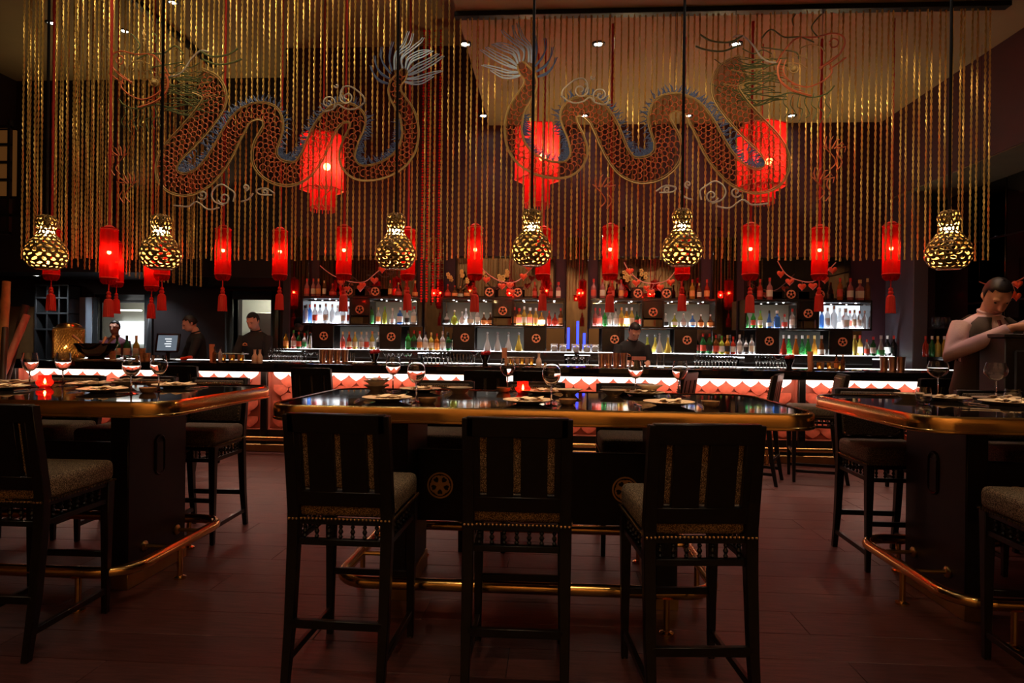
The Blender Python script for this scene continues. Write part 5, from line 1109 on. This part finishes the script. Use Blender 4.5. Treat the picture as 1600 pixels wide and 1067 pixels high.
t = tag(ob('folded_cloth', NAP, None, (onb(155, 7.68)[0] - .0, 7.60, CZ - .006), (0, 0, .1), (3.2, 1.6, 1)), 'folded printed cloth lying before the punch bowl', 'cloth')
for k, (px, lb) in enumerate(((183, 'dark wine bottle leaning in the ice tub'), (194, 'second dark wine bottle standing in the ice tub'), (205, 'third bottle in the ice tub, gold-necked'))):
    p = onb(px, 8.1); bottle(p[0], CZ + .02, .30, 'round', 'dark green' if k < 2 else 'gold', 'black' if k < 2 else 'gold', 'cream', 'the bar in the ice tub', 8.1 + .05 * k)
tag(MB().lathe([(.17, 0), (.20, .14), (.195, .14), (.165, .01), (.001, .01)], 28).build('ice_tub', 'glass'), 'wide clear ice tub holding bottles beside the punch bowl', 'tub').location = (onb(194, 8.1)[0], 8.15, CZ)
for px, h, lb in ((176, .12, 'brown cup beside the punch bowl'), (222, .16, 'orange cup of cutlery beside the ice tub'), (230, .10, 'short amber glass beside the till')): tag(ob('cup', MB().lathe([(.035, 0), (.042, h), (.039, h), (.033, .008), (.001, .008)], 16).mesh('cup', 'brown_bowl'), None, onb(px, 7.8)), lb, 'cup')
# till
t = thing('till_screen', 'black tilted till screen on the bar with a white glowing display', 'till', onb(262, 8.0), .25, None, (.8, .8, .9))
MB().box(-.10, -.09, 0, .10, .09, .02).box(-.03, .0, .02, .03, .04, .16).build('stand', 'black_metal', t, bevel=.005)
til = lambda p: Vector((p.x, p.y + (p.z - .14) * .35, p.z))
MB().box(-.19, -.03, .12, .17, .02, .39).xf(til).build('housing', 'black_metal', t, bevel=.01)
MB().box(-.155, -.034, .145, .135, -.030, .365).xf(til).build('display', glow('till_glow', (.50, .60, .72), .22), t)
for k in range(4): MB().box(-.03 - .02 * (k % 2), -.037, .20 + .035 * k, .05, -.0345, .213 + .035 * k).xf(til).build('display_mark', 'display_white' if 'display_white' in MATS else glow('display_white', (.9, .95, 1), 1.0), t)
tag(MB().tube([(0, 0, .03), (.05, .0, .035), (.10, 0, .05), (.14, 0, .05)], .022, 8).build('red_handset', 'heart_red'), 'red handset lying beside the till', 'handset').location = (onb(283, 7.85)[0], 7.85, CZ)
# leaning bamboo poles at the end of the bar
mat('bamboo', (.60, .27, .09), .5, var=.2, scale=10); mat('bamboo_pink', (.72, .27, .20), .55, var=.15, scale=10); mat('bamboo_dark', (.05, .03, .02), .5)
for k, (xa, ya, xb, yb, r_, m_, lb) in enumerate(((10, 440, 2, 590, .045, 'bamboo', 'thick orange bamboo pole standing at the end of the bar'), (40, 477, 14, 575, .04, 'bamboo_dark', 'dark bamboo pole leaning beside the pink pole'), (42, 492, 14, 560, .038, 'bamboo_pink', 'pink bamboo pole leaning at the end of the bar'), (8, 512, 5, 575, .03, 'bamboo_dark', 'short dark pole by the thick bamboo'))):
    a_ = PY(xa, ya, 7.42 - .13 * k); b_ = PY(xb, yb, 7.25 - .13 * k); d = (b_ - a_); b_ = a_ + d * ((a_.z - .01) / -d.z)
    b = MB(); pts = [a_.lerp(b_, j / 16) for j in range(17)]; b.tube(pts, [r_ * (1.12 if j % 4 == 2 else 1) for j in range(17)], 10)
    tag(b.build('bamboo_pole', m_), lb, 'pole')
# lattice lamp box on the far left wall
p = PY(4, 260, 6.8)
t = thing('lattice_screen', 'dark lattice screen with warm light behind it on the side wall', 'screen', (p.x - .42, 6.9, 2.55))
for k in range(5): MB().box(-.4 + .2 * k, -.02, 0, -.37 + .2 * k, .02, 1.3).build('lattice_bar', 'black_wood', t)
for k in range(7): MB().box(-.4, -.018, .2 * k, .43, .018, .03 + .2 * k).build('lattice_bar', 'black_wood', t)
MB().box(-.4, .06, .45, .43, .08, 1.2).build('lit_panel', glow('amber_panel', (1, .36, .08), .06), t)
MB().tube([(-.4, 0, 0), (-.4, 0, 3.4)], .01, 6).build('hanger', 'black_metal', t)

# ------------------------------------------------------------------ people
mat('skin', (.55, .27, .18), .55, var=.08, scale=10); mat('hair', (.012, .009, .008), .5); mat('black_shirt', (.012, .012, .013), .8, bump=.2, bscale=200)
mat('white_shirt', (.62, .42, .44), .8, bump=.15, bscale=120); mat('grey_vest', (.06, .042, .032), .8, bump=.15, bscale=200); mat('trousers', (.012, .012, .014), .8); mat('shoe', (.01, .01, .01), .3); mat('lip', (.36, .11, .09), .5)
def person(loc, rz, label, pose, shirt, sc=1.0, lean=0, nod=0, turn=0, vest=False, cap=False, vox=.010, sleeve=1.0, logo=False):
    t = thing('person', label, 'person', loc, rz, None, (sc, sc, sc))
    HIP = Vector((0, 0, .95))
    Bm = Matrix.Translation(HIP) @ Matrix.Rotation(-lean, 4, 'X') @ Matrix.Translation(-HIP)
    NK = Vector((0, -.01, 1.50)); Hm = Bm @ Matrix.Translation(NK) @ Matrix.Rotation(turn, 4, 'Z') @ Matrix.Rotation(-nod, 4, 'X') @ Matrix.Translation(-NK)
    def stack(b, rows, M, n=20):
        vs = []; fs = []
        for z, y, rx, ry in rows:
            for k in range(n): a = 2 * PI * k / n; vs.append(M @ Vector((rx * math.cos(a), y + ry * math.sin(a), z)))
        for j in range(len(rows) - 1):
            for k in range(n): a, c = j * n + k, j * n + (k + 1) % n; fs.append((a, c, c + n, a + n))
        fs += [tuple(range(n - 1, -1, -1)), tuple(range((len(rows) - 1) * n, len(rows) * n))]; b.add(vs, fs)
    tor = [(.84, 0, .15, .105), (.92, 0, .165, .112), (1.04, .0, .150, .104), (1.14, .005, .152, .105), (1.26, .012, .178, .122), (1.36, .008, .192, .116), (1.42, 0, .165, .092), (1.455, -.008, .10, .07), (1.49, -.01, .058, .058), (1.56, .005, .052, .055)]
    def headform(b, g=0):
        rows = [(1.535, .03, .035, .03), (1.545, .03, .05, .058), (1.57, .022, .063, .082), (1.61, .012, .071, .092), (1.66, .004, .076, .098), (1.70, -.004, .072, .092), (1.735, -.008, .055, .07), (1.755, -.008, .028, .036)]
        stack(b, [(z, y, rx + g, ry + g) for z, y, rx, ry in rows], Hm)
    b = MB(); stack(b, tor, Bm); headform(b)
    i0 = len(b.v)
    b.tube([Hm @ Vector(q) for q in ((0, .098, 1.665), (0, .112, 1.635), (0, .124, 1.612), (0, .10, 1.604))], [.008, .011, .015, .010], 8)
    for s_ in (-1, 1): b.ball(Hm @ Vector((s_ * .077, -.005, 1.635)), .026, 8, 6, sc=(.4, .75, 1.2))
    for s_ in (-1, 1): b.tube([Hm @ Vector((s_ * .018, .098, 1.672)), Hm @ Vector((s_ * .05, .086, 1.672))], .010, 6)
    arms = []
    for s_, (el, wr_, fdir) in zip((-1, 1), pose):
        sh = Bm @ Vector((s_ * .178, 0, 1.395)); el, wr_ = Vector(el), Vector(wr_); fd = Vector(fdir).normalized()
        arms.append((sh, el, wr_))
        b.tube([sh, sh.lerp(el, .5), el, el.lerp(wr_, .35), wr_], [.055, .048, .040, .040, .027], 12)
        side = fd.cross(Vector((0, 0, 1))); side = side.normalized() if side.length > .1 else Vector((1, 0, 0)); up = side.cross(fd)
        pc = wr_ + fd * .05; b.tube([wr_, wr_ + fd * .03, wr_ + fd * .085], [.026, .032, .034], 8)
        for q, L in zip((-1.5, -.5, .5, 1.5), (.062, .076, .080, .066)):
            st = wr_ + fd * .085 + side * (.0185 * q); m1 = st + fd * L * .5 + up * -.004; b.tube([st, m1, m1 + fd * L * .42 - up * L * .28], [.0095, .009, .007], 6)
        th = wr_ + fd * .03 - side * s_ * .03; b.tube([th, th + fd * .03 - side * s_ * .022, th + fd * .062 - side * s_ * .03 - up * .01], [.013, .011, .009], 6)
    for s_ in (-1, 1): b.tube([(s_ * .09, 0, .90), (s_ * .095, .02, .48), (s_ * .098, -.01, .09)], [.085, .058, .040], 12)
    body = b.build('body', 'skin', t); rm = body.modifiers.new('join', 'REMESH'); rm.mode = 'VOXEL'; rm.voxel_size = vox; rm.use_smooth_shade = True
    sm = body.modifiers.new('soft', 'SMOOTH'); sm.iterations = 3; sm.factor = .5
    # shirt
    c = MB(); stack(c, [(z, y, rx + .014, ry + .014) for z, y, rx, ry in tor[:8]] + [(1.475, -.008, .072, .07)], Bm)
    for sh, el, wr_ in arms:
        wq = el.lerp(wr_, .93 * sleeve) if sleeve > .1 else el
        if sleeve > .1: c.tube([sh, sh.lerp(el, .5), el, el.lerp(wr_, .35 * sleeve), wq], [.076, .064, .056, .054, .042], 12)
        else: c.tube([sh, sh.lerp(el, .8)], [.074, .062], 12)
    so = c.build('shirt', shirt, t); rm = so.modifiers.new('join', 'REMESH'); rm.mode = 'VOXEL'; rm.voxel_size = vox * 1.2; rm.use_smooth_shade = True
    sm = so.modifiers.new('soft', 'SMOOTH'); sm.iterations = 4; sm.factor = .5
    cl_ = MB(); cl_.tube([Bm @ Vector((.062 * math.cos(a), -.008 + .062 * math.sin(a), 1.475 + .012 * (1 - math.sin(a)))) for a in [2 * PI * k / 16 for k in range(16)]], .013, 6, closed=True); cl_.build('collar', shirt, so)
    if vest:
        v = MB(); rows = [(z, y, rx + .030, ry + .030) for z, y, rx, ry in tor[:7]] + [(1.462, -.008, .125, .095)]; n = 36; vs = []; fs = []
        for z, y, rx, ry in rows:
            for k in range(n): a = 2 * PI * k / n; vs.append(Bm @ Vector((rx * math.cos(a), y + ry * math.sin(a), z)))
        for j in range(len(rows) - 1):
            for k in range(n):
                a = 2 * PI * (k + .5) / n; zz = rows[j][0]
                if zz >= 1.14 and abs(math.cos(a)) > (.97 if zz < 1.2 else .86): continue
                if zz >= 1.14 and math.sin(a) > 0 and abs(math.cos(a)) < .10 + max(0, zz - 1.14) * 1.1: continue
                q, w_ = j * n + k, j * n + (k + 1) % n; fs.append((q, w_, w_ + n, q + n))
        vo = v.add(vs, fs).build('waistcoat', 'grey_vest', t); so_ = vo.modifiers.new('thick', 'SOLIDIFY'); so_.thickness = .006
        MB().tube([Bm @ Vector(p) for p in ((0, .085, 1.44), (0, .13, 1.36), (0, .145, 1.26))], [.014, .022, .030], 6).build('tie', mat('wine_tie', (.2, .05, .06), .6), t)
    tr = MB()
    for s_ in (-1, 1): tr.tube([(s_ * .085, 0, .94), (s_ * .092, .01, .70), (s_ * .095, .02, .48), (s_ * .098, -.005, .07)], [.108, .088, .075, .062], 14)
    stack(tr, [(.82, 0, .16, .115), (.93, 0, .178, .124)], Matrix.Identity(4)); tr.build('trousers', 'trousers', t)
    for s_ in (-1, 1): MB().ball((s_ * .1, .05, .045), .05, 12, 8, sc=(.95, 2.5, .9)).build('shoe', 'shoe', t)
    # hair: shell over crown and back of the head
    h = MB(); n = 28; m = 14; vs = []; fs = []; C0 = Vector((0, -.006, 1.655)); idx = {}
    for j in range(m + 1):
        th = PI * j / m
        for k in range(n):
            a = 2 * PI * k / n; d = Vector((math.sin(th) * math.cos(a), math.sin(th) * math.sin(a), math.cos(th)))
            if d.z > .32 * max(0, d.y) * 1.6 - .45 + (.55 if d.y > .35 else 0):
                idx[(j, k)] = len(vs); vs.append(Hm @ (C0 + Vector((d.x * .083, d.y * .106, d.z * .112 * (1.03 if not cap else 1.0)))))
    for j in range(m):
        for k in range(n):
            q = [(j, k), (j, (k + 1) % n), (j + 1, (k + 1) % n), (j + 1, k)]
            if all(x in idx for x in q): fs.append(tuple(idx[x] for x in q))
    hr = h.add(vs, fs).build('cap' if cap else 'hair', 'black_shirt' if cap else 'hair', t); so_ = hr.modifiers.new('thick', 'SOLIDIFY'); so_.thickness = .012
    for s_ in (-1, 1): MB().ball(Hm @ Vector((s_ * .033, .089, 1.652)), .009, 8, 6).build('eye', 'hair', t)
    MB().tube([Hm @ Vector((-.024, .098, 1.577)), Hm @ Vector((0, .106, 1.579)), Hm @ Vector((.024, .098, 1.577))], [.004, .007, .004], 6).build('mouth', 'lip', t)
    if logo:
        lg = MB(); cx, cz = .085, 1.30
        lg.tube([Bm @ Vector((cx - .035 + .07 * k / 8, .148 - abs(cx - .035 + .07 * k / 8) * .13, cz + .018 * math.sin(PI * k / 8))) for k in range(9)], .006, 5)
        lg.tube([Bm @ Vector((cx - .04, .142, cz - .012)), Bm @ Vector((cx + .04, .130, cz - .012))], .004, 5)
        lg.build('chest_logo', mat('logo_orange', (.8, .3, .1), .6) if 'logo_orange' not in MATS else 'logo_orange', so)
    return t
down = (((-.25, .02, 1.10), (-.20, .26, 1.04), (.2, 1, -.1)), ((.25, .02, 1.10), (.20, .26, 1.04), (-.2, 1, -.1)))
def lean_arms(z, d=.36): return (((-.26, d * .45, 1.10), (-.14, d, z), (.3, 1, -.2)), ((.26, d * .45, 1.10), (.14, d, z), (-.3, 1, -.2)))
p = PY(985, 510, 8.95); person((p.x, 8.98, 0), PI + .12, 'person in black shirt stooping over the bar behind copper shakers', lean_arms(1.16, .44), 'black_shirt', .99, lean=.30, nod=.45, sleeve=1, logo=True)
p = PY(402, 510, 9.05); person((p.x, 9.05, 0), PI - .1, 'person in black shirt and cap looking down before the bright kitchen doorway', lean_arms(1.02, .34), 'black_shirt', 1.02, lean=.08, nod=.4, cap=True, logo=True)
p = PY(314, 510, 9.35); person((p.x, 9.35, 0), PI * .72, 'person in black shirt leaning in profile beside the till screen', lean_arms(1.02, .40), 'black_shirt', 1.0, lean=.15, nod=.35)
p = PY(180, 510, 10.3); person((p.x, 10.3, 0), PI + .2, 'person in dark red top standing far back before the narrow kitchen doorway', down, mat('plum_shirt', (.12, .03, .05), .8), .95, nod=.1)
p = PY(1532, 510, 5.34); person((p.x, 5.34, 0), PI + .08, 'person in pale shirt and waistcoat with both hands on the dark desk', (((-.30, .14, 1.20), (-.20, .38, 1.365), (.3, 1, .0)), ((.31, .12, 1.18), (.05, .36, 1.372), (-.9, .5, .0))), 'white_shirt', 1.13, lean=.16, nod=.6, turn=-.3, vest=True, vox=.008)
# waiter's desk
q = PY(1521, 521, 4.82)
t = thing('waiter_desk', 'dark panelled desk where the waiter rests both hands', 'desk', (q.x + .22, 4.82, 0))
MB().box(0, 0, 0, 1.3, .28, 1.47).build('body', mat('desk_wood', (.03, .024, .02), .45, var=.2, scale=6), t, bevel=.006)
MB().box(-.015, -.015, 1.47, 1.31, .32, q.z).build('top', 'desk_wood', t, bevel=.004)
for x in (.06, .48, .90): MB().box(x, -.018, .12, x + .36, 0, 1.38).build('door', 'desk_wood', t, bevel=.012)
